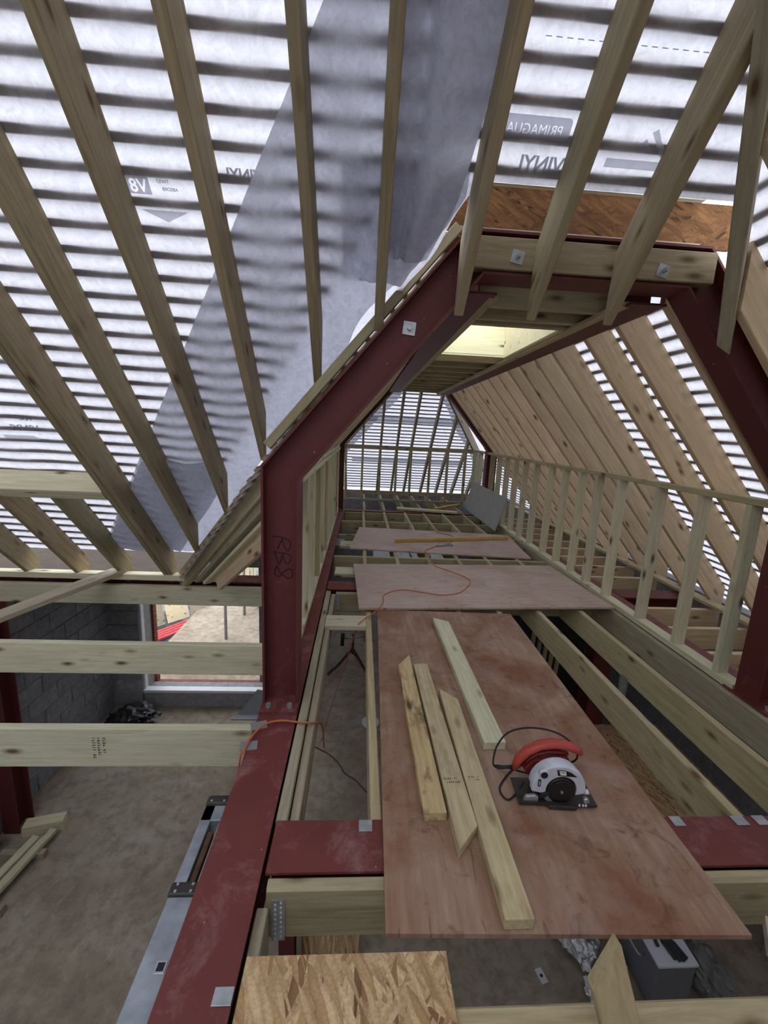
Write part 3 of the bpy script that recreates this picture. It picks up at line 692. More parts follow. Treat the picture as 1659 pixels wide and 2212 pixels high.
# timber lining on the rafter inner side of the portal (packers)
tt = timber('packing_timber', (-0.47, 0.0, 1.50), (0.50, 0.0, 2.645), 0.05, 0.04, 'treated', None, (0, 1, 0)); tt.parent = portal1
tt.matrix_basis = Matrix.Translation((-0.042, 0.05, 0.0)) @ tt.matrix_basis
def thing(o, label, cat, group=None): return setp(o, label, cat, group)
def sbeam(name, p0, p1, depth, fw, mat, label, cat='steel beam', up=(0, 0, 1)):
    c = (Vector(p0)+Vector(p1))/2
    o = ibeam(name, p0, p1, depth, fw, mat, None, up); return setp(o, label, cat)
sbeam('steel_beam', (-0.4175, -0.6, -0.105), (-0.4175, 9.4, -0.105), 0.21, 0.215, 'steel_red_dusty', 'long red steel floor beam running under the left stud wall and RB8 column')
sbeam('steel_beam', (2.70, -0.6, -0.105), (2.70, 9.4, -0.105), 0.21, 0.215, 'steel_red_dusty', 'long red steel floor beam running under the right stud wall')
sbeam('steel_beam', (-0.295, 1.377, -0.105), (2.58, 1.377, -0.105), 0.21, 0.21, 'steel_red_dusty', 'wide red steel cross beam passing under the near plywood sheet')
sbeam('steel_beam', (-0.295, 4.19, -0.105), (2.58, 4.19, -0.105), 0.21, 0.235, 'steel_red_dusty', 'red steel cross beam under the pale middle plywood sheet')
sbeam('steel_beam', (-0.295, 8.44, -0.105), (2.58, 8.44, -0.105), 0.21, 0.16, 'steel_red_dusty', 'distant red steel cross beam before the hip end framing')
sbeam('steel_beam', (2.82, 4.15, -0.105), (3.68, 4.15, -0.105), 0.21, 0.24, 'steel_red', 'short red steel beam stub behind the right stud wall')
sbeam('steel_beam', (-4.0, 4.22, -0.07), (-0.53, 4.22, -0.07), 0.21, 0.20, 'steel_red_dusty', 'red steel eaves beam carrying the timber wall plate at left')
sbeam('steel_purlin', (0.60, 2.39, 2.44), (0.60, 8.32, 2.44), 0.18, 0.20, 'steel_red', 'dark red steel purlin on the left of the corridor ceiling', 'steel beam')
sbeam('steel_purlin', (1.55, 2.39, 2.44), (1.55, 8.32, 2.44), 0.18, 0.20, 'steel_red', 'dark red steel purlin on the right of the corridor ceiling', 'steel beam')
sbeam('steel_post', (-3.50, 3.95, GZ), (-3.50, 3.95, -0.2), 0.20, 0.16, 'steel_red', 'dark red steel post standing against the block wall at far left', 'steel post', (0, 1, 0))
sbeam('steel_post', (-0.44, 2.62, GZ), (-0.44, 2.62, -0.22), 0.12, 0.12, 'steel_red', 'dark red steel post below the floor beside the strand board', 'steel post', (0, 1, 0))
sbeam('steel_post', (2.72, 4.15, GZ), (2.72, 4.15, -0.22), 0.2, 0.2, 'steel_red', 'dark red steel post in the shadow below the right joists', 'steel post', (0, 1, 0))

# ================================================================== STUD WALLS
wall_right = setp(timber('wall_right', (2.585, 2.40, 0.025), (2.585, 9.62, 0.025), 0.10, 0.05, 'treated_pale'), 'low stud wall of pale treated timber along the right of the corridor', kind='structure')
wall_right_b = wall_right
rs = [2.54, 2.946, 3.406, 3.949, 4.35, 4.70, 5.10, 5.50, 5.98]+[6.40+0.42*k for k in range(8)]
for y in rs:
    kid(timber('stud', (2.585, y+0.0235, 0.05), (2.585, y+0.0235, 1.245), 0.092, 0.047, 'treated_pale' if random.random() < 0.75 else 'treated', None, (0, 1, 0), r=0.006), wall_right)
kid(timber('top_plate', (2.585, 2.38, 1.268), (2.585, 9.62, 1.268), 0.10, 0.045, 'treated'), wall_right)
wall_left = setp(timber('wall_left', (-0.455, 2.47, 0.025), (-0.455, 9.62, 0.025), 0.10, 0.05, 'treated_pale'), 'low stud wall of pale timber along the left of the corridor behind the RB8 column', kind='structure')
ls = [2.87, 3.32, 3.80, 4.33, 4.80, 5.3, 5.75, 6.2, 6.65, 7.1, 7.55, 8.0, 8.45, 8.9, 9.3]
for y in ls:
    kid(timber('stud', (-0.445, y, 0.05), (-0.445, y, 1.225), 0.092, 0.047, 'treated_pale' if random.random() < 0.7 else 'treated', None, (0, 1, 0), r=0.006), wall_left)
kid(timber('top_plate', (-0.445, 2.46, 1.248), (-0.445, 9.62, 1.248), 0.10, 0.045, 'treated_pale'), wall_left)
kid(timber('header_plate', (-0.46, 2.46, 1.292), (-0.46, 9.62, 1.292), 0.10, 0.04, 'treated_pale'), wall_left)
wall_far = setp(timber('wall_far', (-0.4, 9.635, 0.03), (2.65, 9.635, 0.03), 0.10, 0.05, 'grey_timber'), 'far stud wall of thin uprights in front of the bright hip end', kind='structure')
for x in [-0.33, 0.046, 0.449, 0.823, 1.155, 1.596, 2.006, 2.419]:
    kid(timber('stud', (x, 9.635, 0.05), (x, 9.635, 1.20), 0.047, 0.092, 'treated', None, (0, 1, 0)), wall_far)
kid(timber('top_plate', (-0.32, 9.60, 1.245), (2.58, 9.60, 1.245), 0.095, 0.09, 'treated'), wall_far)
kid(timber('rail', (-0.4, 9.67, 0.20), (2.65, 9.67, 0.20), 0.045, 0.09, 'treated'), wall_far)
for (y, h) in ((9.0, 1.2), (9.25, 1.2), (9.45, 1.25)):
    kid(timber('stud', (2.58, y, 0.05), (2.58, y, h), 0.047, 0.092, 'treated_pale', None, (0, 1, 0)), wall_right)

# ================================================================== FLOORS
floor_upper = setp(timber('floor_upper', (-0.277, 1.485, -0.115), (-0.277, 4.03, -0.115), 0.046, 0.225, 'grey_timber'), 'open timber joist floor of the corridor between red steel beams', kind='structure')
kid(timber('trimmer', (-0.228, 1.485, -0.135), (-0.228, 4.03, -0.135), 0.040, 0.20, 'grey_timber'), floor_upper)
JX = [0.118, 0.535, 0.96, 1.345, 1.738, 2.165]
for x in JX:
    kid(timber('joist', (x, 1.485, -0.115), (x, 4.02, -0.115), 0.047, 0.225, 'treated', r=0.005), floor_upper)
    kid(timber('joist', (x-0.02, 4.31, -0.115), (x-0.02, 8.36, -0.115), 0.047, 0.225, 'treated', r=0.005), floor_upper)
    kid(timber('joist', (x, 8.53, -0.115), (x, 10.9, -0.115), 0.047, 0.225, 'treated', r=0.005), floor_upper)
kid(timber('trimmer', (2.515, 0.3, -0.115), (2.515, 4.03, -0.115), 0.047, 0.225, 'grey_timber', r=0.005), floor_upper)
kid(timber('trimmer', (2.55, 4.31, -0.115), (2.55, 8.36, -0.115), 0.047, 0.225, 'treated', r=0.005), floor_upper)
kid(timber('trimmer', (-0.28, 1.241, -0.115), (2.58, 1.241, -0.115), 0.047, 0.225, 'treated', r=0.012), floor_upper)
kid(timber('trimmer', (-0.20, 4.045, -0.125), (2.5, 4.045, -0.125), 0.047, 0.21, 'treated', r=0.012), floor_upper)
kid(timber('trimmer', (-0.28, 8.33, -0.13), (2.5, 8.33, -0.13), 0.047, 0.22, 'treated', r=0.008), floor_upper)
for y in (5.25, 6.40, 7.42):
    kid(timber('noggin', (-0.30, y, -0.105), (2.53, y, -0.105), 0.047, 0.20, 'treated'), floor_upper)
for y0, y1, x1 in ((3.27, 3.47, 0.094), (4.56, 4.80, 0.06), (5.74, 6.0, 0.06)):
    kid(timber('noggin', (-0.25, (y0+y1)/2, -0.026), (x1, (y0+y1)/2, -0.026), y1-y0, 0.047, 'treated_pale', r=0.006), floor_upper)
kid(timber('joist', (0.32, 0.868, -0.115), (2.6, 0.868, -0.115), 0.06, 0.225, 'treated', r=0.01), floor_upper)
kid(timber('joist', (-0.29, 0.2, -0.16), (-0.29, 1.20, -0.16), 0.04, 0.2, 'grey_timber'), floor_upper)
# joist hangers
def hanger(x, y, z0, z1, nx_=1):
    h = box('joist_hanger', (x, y-0.004, z0), (x+0.048, y-0.001, z1), 'galv', None); kid(h, floor_upper)
    for k in range(8):
        for s in (0.014, 0.034):
            zz = z1-0.018-k*(z1-z0-0.03)/7+(0.008 if s > 0.02 else 0)
            c_ = cyl('nail_head', (x+s, y-0.0065, zz), (x+s, y-0.004, zz), 0.0042, 0.003, 'white_plastic', None, 8); 
            mw = c_.matrix_basis.copy(); c_.parent = h; c_.matrix_basis = Matrix.Translation(h.location).inverted() @ Matrix.Identity(4) @ mw if False else (floor_upper.matrix_basis @ h.matrix_basis).inverted() @ mw
    return h
hanger(-0.262, 1.2165, -0.225, -0.045); hanger(-0.21, 4.021, -0.20, -0.03)
for x in JX[:6]: 
    hh = box('joist_hanger', (x-0.045, 8.300, -0.2), (x+0.005, 8.305, -0.02), 'galv'); kid(hh, floor_upper)
    hh = box('joist_hanger', (x+0.03, 8.300, -0.17), (x+0.075, 8.305, -0.06), 'galv_dull'); kid(hh, floor_upper)
floor_eaves = setp(timber('floor_eaves', (3.60, 2.0, 0.04), (3.60, 9.6, 0.04), 0.12, 0.035, 'treated'), 'short joists behind the right stud wall running out to the eaves', kind='structure')
for y in (2.48, 2.93, 3.37, 3.80, 4.71, 5.14, 5.57, 6.0, 6.43, 6.86, 7.29, 7.72, 8.15):
    kid(timber('joist', (2.81, y, -0.11), (3.68, y, -0.11), 0.047, 0.20, 'pine'), floor_eaves)
floor_left = setp(timber('floor_left', (-4.1, 4.085, -0.105), (-0.53, 4.085, -0.105), 0.047, 0.20, 'treated_pale'), 'pale timber joists spanning the open left bay to the red beam', kind='structure')
kid(timber('joist', (-4.1, 2.945, -0.13), (-0.53, 2.945, -0.13), 0.05, 0.245, 'treated_pale', r=0.006), floor_left)
j1 = kid(timber('joist', (-4.1, 2.043, -0.114), (-0.53, 2.043, -0.114), 0.047, 0.23, 'treated_pale', r=0.004), floor_left)
kid(timber('wall_plate', (-4.1, 4.13, 0.071), (-1.33, 4.13, 0.071), 0.10, 0.058, 'treated_pale'), floor_left)
def stamp(par_world, rows, n, w, h, mat='stamp_ink', parent=None):
    """illegible grading stamp: rows of tiny ink strokes, local xy plane"""
    rnd = random.Random(5); V = []; F = []
    for r_ in range(rows):
        for k in range(n):
            if rnd.random() < 0.15: continue
            x0 = k*w/n; y0 = -r_*h*1.5; hh = h*(0.6+0.4*rnd.random()); ww = w/n*0.5*(0.5+rnd.random()*0.6)
            i0 = len(V); V += [(x0, y0, 0), (x0+ww, y0, 0), (x0+ww*0.8, y0+hh, 0), (x0, y0+hh, 0)]; F.append((i0, i0+1, i0+2, i0+3))
            if rnd.random() < 0.6: i0 = len(V); V += [(x0, y0, 0), (x0+w/n*0.75, y0, 0), (x0+w/n*0.75, y0+h*0.18, 0), (x0, y0+h*0.18, 0)]; F.append((i0, i0+1, i0+2, i0+3))
    o = mesh('grading_stamp', V, F, mat, None); o.matrix_basis = par_world
    if parent: kid(o, parent)
    return o
stamp(Matrix.Translation((-1.31, 2.0185, -0.05)) @ Matrix.Rotation(math.radians(90), 4, 'X') @ Matrix.Rotation(math.radians(-90), 4, 'Z'), 3, 9, 0.13, 0.018, 'stamp_ink', floor_left)

# ================================================================== GROUND LEVEL SHELL
floor = setp(mesh('floor', [(-3.7, -4.5, GZ), (3.9, -4.5, GZ), (3.9, 11.2, GZ), (-3.7, 11.2, GZ)], [(0, 1, 2, 3)], 'site_floor'), 'dusty brown screed floor of the storey below', kind='structure')
yard = setp(mesh('ground_yard', [(-40, 6.1, GZ-0.1), (40, 6.1, GZ-0.1), (40, 90, GZ-0.1), (-40, 90, GZ-0.1)], [(0, 1, 2, 3)], 'yard_ground'), 'dark gravel yard outside the opening', kind='structure')
# block walls
blk = bpy.data.meshes.new('block'); bm = bmesh.new(); bmesh.ops.create_cube(bm, size=1)
for v in bm.verts: v.co = Vector((v.co.x*0.10, v.co.y*0.436, v.co.z*0.212))
bmesh.ops.bevel(bm, geom=list(bm.edges), offset=0.006, segments=1, affect='EDGES'); bm.to_mesh(blk); bm.free(); blk.materials.append(MATS['block'])
wall_block = setp(box('wall_block_left', (-3.72, 1.5, GZ), (-3.615, 6.2, -0.2), 'mortar'), 'grey concrete block wall at the far left of the lower storey', kind='structure')
for r_ in range(11):
    for k in range(11):
        y = 1.45+0.225*(r_ % 2)+0.45*k
        if y > 6.0: continue
        o = link('block', blk, None, wall_block); o.matrix_basis = Matrix.Translation(-wall_block.location) @ Matrix.Translation((-3.652+random.uniform(-.003, .003), y, GZ+0.115+0.224*r_))
wall_back = setp(box('wall_back', (-3.72, 5.92, GZ), (-3.17, 6.20, -0.2), 'mortar'), 'dark block return wall beside the bright doorway opening', kind='structure')
for r_ in range(11):
    for k in range(2):
        x = -3.55+0.45*k-0.22*(r_ % 2)
        o = link('block', blk, None, wall_back); o.matrix_basis = Matrix.Translation(-wall_back.location) @ Matrix.Translation((min(x, -3.395), 5.955, GZ+0.115+0.224*r_)) @ Matrix.Rotation(math.radians(90), 4, 'Z')
brk = bpy.data.meshes.new('brick'); bm = bmesh.new(); bmesh.ops.create_cube(bm, size=1)
for v in bm.verts: v.co = Vector((v.co.x*0.215, v.co.y*0.102, v.co.z*0.065))
bm.to_mesh(brk); bm.free(); brk.materials.append(MATS['brick_red'])
wall_brick = setp(box('wall_brick', (-3.7, 6.04, GZ-0.1), (-3.15, 6.335, -0.2), 'mortar'), 'narrow red brick outer leaf at the doorway jamb', kind='structure')
for r_ in range(33):
    o = link('brick', brk, None, wall_brick); o.matrix_basis = Matrix.Translation(-wall_brick.location) @ Matrix.Translation((-3.225-0.11*(r_ % 2)*0, 6.288, GZ-0.06+0.075*r_)) @ Matrix.Rotation(0, 4, 'Z')
trim_1 = setp(box('trim_1', (-3.175, 5.945, -2.42), (-3.15, 6.03, -0.25), 'white_plastic'), 'white cavity closer on the left jamb of the doorway', kind='structure')
trim_2 = setp(box('trim_2', (-3.17, 5.91, -2.46), (-1.1, 6.02, -2.42), 'white_plastic'), 'white sill strip at the foot of the doorway', kind='structure')
wall_sill = setp(box('wall_sill', (-3.18, 5.92, GZ-0.1), (-1.1, 6.20, -2.46), 'block'), 'low block upstand below the doorway sill', kind='structure')
wall_sill2 = setp(box('wall_sill_outer', (-3.18, 6.22, GZ-0.1), (-1.1, 6.33, -2.5), 'brick_red'), 'low brick upstand outside the doorway', kind='structure')
setp(box('wall_pier', (-1.30, 5.9, GZ-0.1), (-1.0, 6.3, -0.1), 'block'), 'block pier right of the doorway', kind='structure')
setp(box('wall_lintel', (-3.7, 5.9, -0.42), (-0.2, 6.3, -0.05), 'block'), 'block lintel course above the doorway', kind='structure')
setp(box('ceiling_shade', (-4.3, 4.33, -0.04), (-1.42, 6.35, 0.0), 'dark_deck'), 'dark low roof deck added beyond the eaves beam to shade the bay below', kind='structure')  # added deck, keeps daylight out of the bay below
setp(box('wall_corridor_left', (-1.52, 6.3, GZ), (-1.42, 11.2, 0.0), 'block'), 'block outer wall left of the corridor, added to block light', kind='structure')  # added to block light under the corridor floor
setp(box('wall_corridor_far', (-1.5, 11.1, GZ), (3.9, 11.25, 0.0), 'block'), 'block outer wall added at the far end to shut out light', kind='structure')  # added end wall, shuts outside light out below the floor
setp(box('wall_outer_right', (3.80, -4.5, GZ), (3.95, 11.2, 0.02), 'block'), 'block outer wall added on the right to keep light out', kind='structure')  # added side wall, keeps the lower storey dark
setp(box('wall_rear', (-4.3, -4.75, GZ), (3.9, -4.6, 0.25), 'block'), 'block wall behind the viewer', kind='structure')
V = [(XL-0.05, -4.8, GZ), (XL-0.05, 4.3, GZ), (XL-0.05, 4.3, 0.2), (XL-0.05, RIDGE_Y, ZA(RIDGE_Y)+0.3), (XL-0.05, -4.8, 0.2)]
setp(mesh('wall_gable', V+[(v[0]-0.1, v[1], v[2]) for v in V], [(0, 1, 2, 3, 4), (9, 8, 7, 6, 5), (0, 1, 6, 5), (1, 2, 7, 6), (2, 3, 8, 7), (3, 4, 9, 8), (4, 0, 5, 9)], 'block'), 'unseen block gable wall added beyond the left edge to stop light', kind='structure')  # out of view, added to stop light entering from the left
box_deck = setp(box('floor_boards', (-0.3, -1.6, -0.02), (2.5, 0.45, 0.0), 'osb_light'), 'strand board floor behind the viewer', kind='structure')

# ================================================================== LOOSE THINGS ON THE FLOOR
def sheet(name, nl, rz, L, Wd, th, z, mat, label):
    me = bpy.data.meshes.new(name); bm = bmesh.new(); bmesh.ops.create_cube(bm, size=1)
    for v in bm.verts: v.co = Vector(((v.co.x+0.5)*L, (v.co.y+0.5)*Wd, (v.co.z+0.5)*th))
    bm.to_mesh(me); bm.free(); o = link(name, me, mat); o.location = (nl[0], nl[1], z); o.rotation_euler = (0, 0, rz)
    return setp(o, label, 'plywood')
sh1 = sheet('plywood_sheet', (0.134, 1.062), -0.026, 1.22, 2.49, 0.018, 0.0005, 'ply_red', 'stained red-brown plywood sheet in the foreground carrying the saw')
sh2 = sheet('plywood_sheet', (0.033, 3.535), 0.058, 2.47, 1.275, 0.018, 0.019, 'ply_pink', 'pale pinkish plywood sheet lying crosswise under the orange cable loop')
sh3 = sheet('plywood_sheet', (-0.11, 5.545), -0.10, 2.46, 1.30, 0.018, 0.0005, 'ply_pink', 'farthest brown plywood sheet with the yellow level on it')
# offcuts: polygon in plan extruded
def offcut(pts, mat, label, z0=0.0187, h=0.045):
    c = Vector((sum(p[0] for p in pts)/len(pts), sum(p[1] for p in pts)/len(pts)))
    prof = [(p[0], p[1]) for p in pts]
    # local x along length for the grain
    ang = math.atan2(pts[-1][1]-pts[0][1], pts[-1][0]-pts[0][0]) if False else None
    d = max(((Vector(pts[i])-Vector(pts[(i+1) % len(pts)])) for i in range(len(pts))), key=lambda v: v.length); a = math.atan2(d.y, d.x)
    R_ = Matrix.Rotation(-a, 2); L_ = [R_ @ (Vector(p)-c) for p in pts]
    o = prism('timber_offcut', [(v.x, v.y) for v in L_], 0, h, mat, None, 0.004, 'Z')
    o.location = (c.x, c.y, z0); o.rotation_euler = (0, 0, a)
    return setp(o, label, 'timber', 'timber offcuts on the near plywood sheet')
of1 = offcut([(0.304, 2.572), (0.394, 2.706), (0.410, 1.455), (0.312, 1.452)], 'offcut_stained', 'brown-stained timber offcut, leftmost on the near plywood')
of2 = offcut([(0.408, 2.584), (0.503, 2.593), (0.524, 1.397), (0.425, 1.295)], 'offcut', 'timber offcut with a mitred near end, second from the left on the near plywood')
of3 = offcut([(0.532, 2.312), (0.628, 2.205), (0.622, 1.062), (0.522, 1.062)], 'offcut', 'longest timber offcut reaching the near edge of the plywood')
of4 = offcut([(0.665, 3.315), (0.787, 3.245), (0.800, 1.855), (0.683, 1.852)], 'treated_pale', 'pale greenish timber offcut lying apart, nearest the far edge of the near plywood')
stamp(Matrix.Translation((0.43, 1.62, 0.0646)) @ Matrix.Rotation(0.03, 4, 'Z'), 2, 8, 0.075, 0.013, 'stamp_ink', of2)
stamp(Matrix.Translation((0.545, 1.63, 0.0646)), 2, 6, 0.05, 0.01, 'stamp_ink', of3)

# circular saw ------------------------------------------------------
saw = empty('circular_saw', (0.92, 1.585, 0.0195), math.radians(-4)); setp(saw, 'silver and red electric circular saw standing on the near plywood', 'power saw')
# base plate (shoe)
pl = prism('base_plate', [(-0.17, -0.075), (0.16, -0.075), (0.175, -0.06), (0.175, 0.065), (-0.17, 0.065)], 0.012, 0.017, 'dark_metal', saw, 0, 'Z')
prism('base_rib', [(-0.165, 0.017), (0.17, 0.017), (0.17, 0.026), (-0.165, 0.026)], -0.077, -0.071, 'dark_metal', pl)
# blade and lower guard
cyl('blade', (0.0, -0.044, 0.078), (0.0, -0.042, 0.078), 0.076, 0.076, 'blade_steel', saw, 40)
def arc(cx, cz, r, a0, a1, n): return [(cx+r*math.cos(math.radians(a0+(a1-a0)*k/n)), cz+r*math.sin(math.radians(a0+(a1-a0)*k/n))) for k in range(n+1)]
# upper guard: thick half shell, opened around the black guard disc
outer = arc(0.0, 0.082, 0.118, -8, 188, 28)
inner = arc(0.012, 0.078, 0.066, 200, -20, 24)
ug = prism('upper_guard', outer+inner, -0.062, -0.030, 'saw_silver', saw, 0.006)
prism('upper_guard_back', arc(0.0, 0.082, 0.112, -5, 185, 24), -0.031, 0.0, 'saw_silver', saw, 0.004)
lg = cyl('lower_guard', (0.012, -0.050, 0.076), (0.012, -0.064, 0.076), 0.066, 0.060, 'black_plastic', saw, 36)
for rr in (0.05, 0.036, 0.022):
    cyl('guard_ring', (0.012, -0.063, 0.076), (0.012, -0.0655-0.02*(0.05-rr), 0.076), rr, rr-0.004, 'black_plastic', saw, 30)
cyl('hub_bolt', (0.012, -0.064, 0.076), (0.012, -0.072, 0.076), 0.007, 0.006, 'galv', saw, 6, False)
prism('guard_lever', [(-0.075, 0.062), (-0.045, 0.075), (-0.055, 0.048), (-0.085, 0.040)], -0.072, -0.060, 'black_plastic', saw, 0.002)
prism('lower_guard_skirt', arc(0.0, 0.078, 0.074, 190, 262, 10)+[(-0.01, 0.03), (-0.05, 0.06)], -0.058, -0.036, 'galv_dull', saw, 0.002)
cyl('dust_port', (-0.074, -0.070, 0.158), (-0.074, -0.050, 0.158), 0.0205, 0.0205, 'saw_silver', saw, 20); cyl('dust_port_hole', (-0.074, -0.0708, 0.158), (-0.074, -0.060, 0.158), 0.0155, 0.0155, 'black_plastic', saw, 20)
prism('depth_slot', arc(-0.088, 0.124, 0.0065, 0, 180, 6)+arc(-0.088, 0.100, 0.0065, 180, 360, 6), -0.0635, -0.055, 'black_plastic', saw)
prism('depth_slot_insert', arc(-0.088, 0.120, 0.0034, 0, 180, 5)+arc(-0.088, 0.104, 0.0034, 180, 360, 5), -0.0640, -0.055, 'galv_dull', saw)
lb = prism('label', [(-0.020, 0.182), (0.018, 0.180), (0.046, 0.170), (0.072, 0.150), (-0.012, 0.153)], -0.0632, -0.058, 'black_plastic', saw)
prism('sticker', [(-0.008, 0.178), (0.020, 0.177), (0.024, 0.156), (-0.003, 0.157)], -0.0638, -0.0630, 'cup_white', lb)
prism('sticker_mark', [(-0.002, 0.173), (0.016, 0.172), (0.016, 0.1695), (-0.002, 0.1705)], -0.0641, -0.0637, 'ink', lb)
prism('label_accent', [(-0.018, 0.181), (-0.010, 0.180), (-0.008, 0.168)], -0.0638, -0.0630, 'saw_red', lb)
# motor body
cyl('motor_body', (0.0, 0.0, 0.090), (0.0, 0.115, 0.090), 0.050, 0.044, 'saw_red', saw, 24)
cyl('motor_cap', (0.0, 0.115, 0.090), (0.0, 0.130, 0.090), 0.040, 0.032, 'saw_red_dark', saw, 24)
cyl('gear_case', (0.0, -0.03, 0.088), (0.0, 0.005, 0.088), 0.058, 0.054, 'galv_dull', saw, 24)
# handle: flattened band swept along an arc
hpath = [(-0.165, 0.085), (-0.150, 0.135), (-0.115, 0.180), (-0.060, 0.213), (0.000, 0.224), (0.055, 0.220), (0.100, 0.205), (0.128, 0.185)]
def band(name, path, y, ry, rz_, mat):
    P = [Vector((x, y, z)) for x, z in path]; V = []; F = []; S = 12
    for i, p in enumerate(P):
        t = (P[min(i+1, len(P)-1)]-P[max(i-1, 0)]).normalized(); n = Vector((0, 1, 0)).cross(t).normalized()
        k = 1.0 if 0 < i < len(P)-1 else 0.72
        for s in range(S):
            a = 2*math.pi*s/S; V.append(p+Vector((0, 1, 0))*(ry*k*math.cos(a))+n*(rz_*k*math.sin(a)))
    for i in range(len(P)-1):
        for s in range(S): F.append((i*S+s, i*S+(s+1) % S, (i+1)*S+(s+1) % S, (i+1)*S+s))
    F.append(tuple(range(S-1, -1, -1))); F.append(tuple(range((len(P)-1)*S, len(P)*S)))
    return mesh(name, V, F, mat, saw, True)
hd_ = band('handle', hpath, 0.045, 0.026, 0.019, 'saw_red')
band('handle_grip', [(-0.128, 0.105), (-0.105, 0.145), (-0.07, 0.172), (-0.02, 0.186), (0.03, 0.186), (0.07, 0.178)], 0.045, 0.017, 0.009, 'saw_red_dark')
prism('handle_web', [(-0.13, 0.10), (-0.09, 0.15), (0.06, 0.175), (0.08, 0.15), (0.02, 0.11), (-0.10, 0.07)], 0.020, 0.060, 'saw_red_dark', saw, 0.004)
cyl('cable_sleeve', (-0.168, 0.045, 0.092), (-0.245, 0.045, 0.082), 0.0085, 0.007, 'black_rubber', saw, 12)
sc_ = tube('power_cable', [(-0.245, 0.045, 0.082), (-0.262, 0.05, 0.10), (-0.245, 0.08, 0.16), (-0.19, 0.11, 0.215), (-0.10, 0.12, 0.240), (0.0, 0.105, 0.245), (0.075, 0.08, 0.225), (0.12, 0.06, 0.175), (0.13, 0.09, 0.10), (0.09, 0.16, 0.02), (0.0, 0.19, 0.006), (-0.12, 0.14, 0.006), (-0.20, 0.06, 0.006), (-0.235, 0.0, 0.006), (-0.215, -0.05, 0.006), (-0.17, -0.02, 0.006), (-0.12, 0.03, 0.03)], 0.0042, 'black_rubber', saw, 8, 6)
tube('power_cable', [(-0.258, 0.05, 0.09), (-0.20, 0.06, 0.075), (-0.13, 0.06, 0.055), (-0.06, 0.05, 0.05)], 0.0042, 'black_rubber', saw, 8, 6)
cyl('depth_knob', (0.125, -0.07, 0.035), (0.125, -0.05, 0.035), 0.012, 0.012, 'galv', saw, 12)
for dx in (0.092, 0.108, 0.12): cyl('scale_bolt', (dx, -0.078, 0.022), (dx, -0.072, 0.022), 0.005, 0.005, 'white_plastic', saw, 8)
cyl('bevel_knob', (0.130, -0.055, 0.060), (0.130, -0.040, 0.070), 0.011, 0.009, 'white_plastic', saw, 12)
prism('bevel_bracket', [(-0.15, 0.017), (-0.085, 0.017), (-0.085, 0.045), (-0.10, 0.052), (-0.14, 0.045)], -0.068, -0.052, 'galv', saw, 0.004)
prism('blade_tip_guard', [(-0.04, 0.0), (0.075, 0.0), (0.085, 0.02), (-0.05, 0.02)], -0.085, -0.070, 'dark_metal', saw, 0.002)

# spirit level, pencil bits, far plank, cable -------------------------
o = timber('spirit_level', (0.548, 5.918, 0.045), (2.357, 6.30, 0.045), 0.05, 0.05, 'yellow_paint', None, r=0.006); setp(o, 'long yellow spirit level lying on the farthest plywood sheet', 'level')
o = empty('folding_rule', (1.26, 5.80, 0.019)); setp(o, 'small folded measuring rule beside the yellow level', 'ruler')
for a in (0.05, 0.35, 0.7):
    k_ = box('rule_leg', (-0.13, -0.008, 0), (0.13, 0.008, 0.008), 'grey_sheet', o); k_.rotation_euler = (0, 0, a); k_.location.z += 0.004+a*0.01
o = timber('timber_plank', (0.80, 8.62, 0.035), (2.02, 8.36, 0.035), 0.16, 0.04, 'treated_pale', None); setp(o, 'pale plank lying across the far joists before the hip end', 'plank')
o = timber('timber_plank', (1.62, 8.72, 0.03), (2.27, 9.22, 0.06), 0.09, 0.04, 'yellow_paint', None); setp(o, 'yellowish plank end beside the leaning grey board', 'plank')
o = mesh('leaning_board', [(2.36, 6.93, 0.0), (2.51, 6.90, 0.585), (2.515, 9.02, 0.60), (2.36, 9.35, 0.0)]+[(2.372, 6.93, 0.0), (2.522, 6.90, 0.583), (2.527, 9.02, 0.598), (2.372, 9.35, 0.0)], [(0, 1, 2, 3), (7, 6, 5, 4), (0, 1, 5, 4), (1, 2, 6, 5), (2, 3, 7, 6), (3, 0, 4, 7)], 'grey_board'); setp(o, 'plain grey board leaning against the right stud wall at the far end', 'board')
zc = 0.041
ca_ = tube('extension_cable', [(1.27, 6.80, 0.03), (1.30, 6.62, 0.024), (1.47, 6.45, 0.024), (1.50, 6.25, 0.03), (1.36, 5.95, 0.024), (1.10, 5.72, 0.024), (0.93, 5.50, 0.026), (0.93, 5.32, 0.012), (0.945, 5.10, 0.012), (0.93, 4.90, 0.03), (0.95, 4.78, zc), (1.08, 4.62, zc), (1.22, 4.42, zc), (1.24, 4.28, zc), (1.17, 4.12, zc), (1.02, 3.93, zc), (0.83, 3.88, zc), (0.66, 3.94, zc), (0.50, 3.99, zc), (0.37, 3.95, zc), (0.27, 3.83, zc), (0.26, 3.70, zc), (0.24, 3.60, zc), (0.17, 3.47, 0.03), (0.05, 3.30, 0.015), (0.01, 3.36, -0.10), (-0.10, 3.85, -0.78), (-0.26, 4.5, -1.70), (-0.39, 5.08, -2.55), (-0.42, 5.20, GZ+0.006), (-0.50, 5.27, GZ+0.006)], 0.0052, 'orange_cable', None, 6, 5)
setp(ca_, 'orange extension cable looping over the plywood sheets and down to the floor below', 'cable')
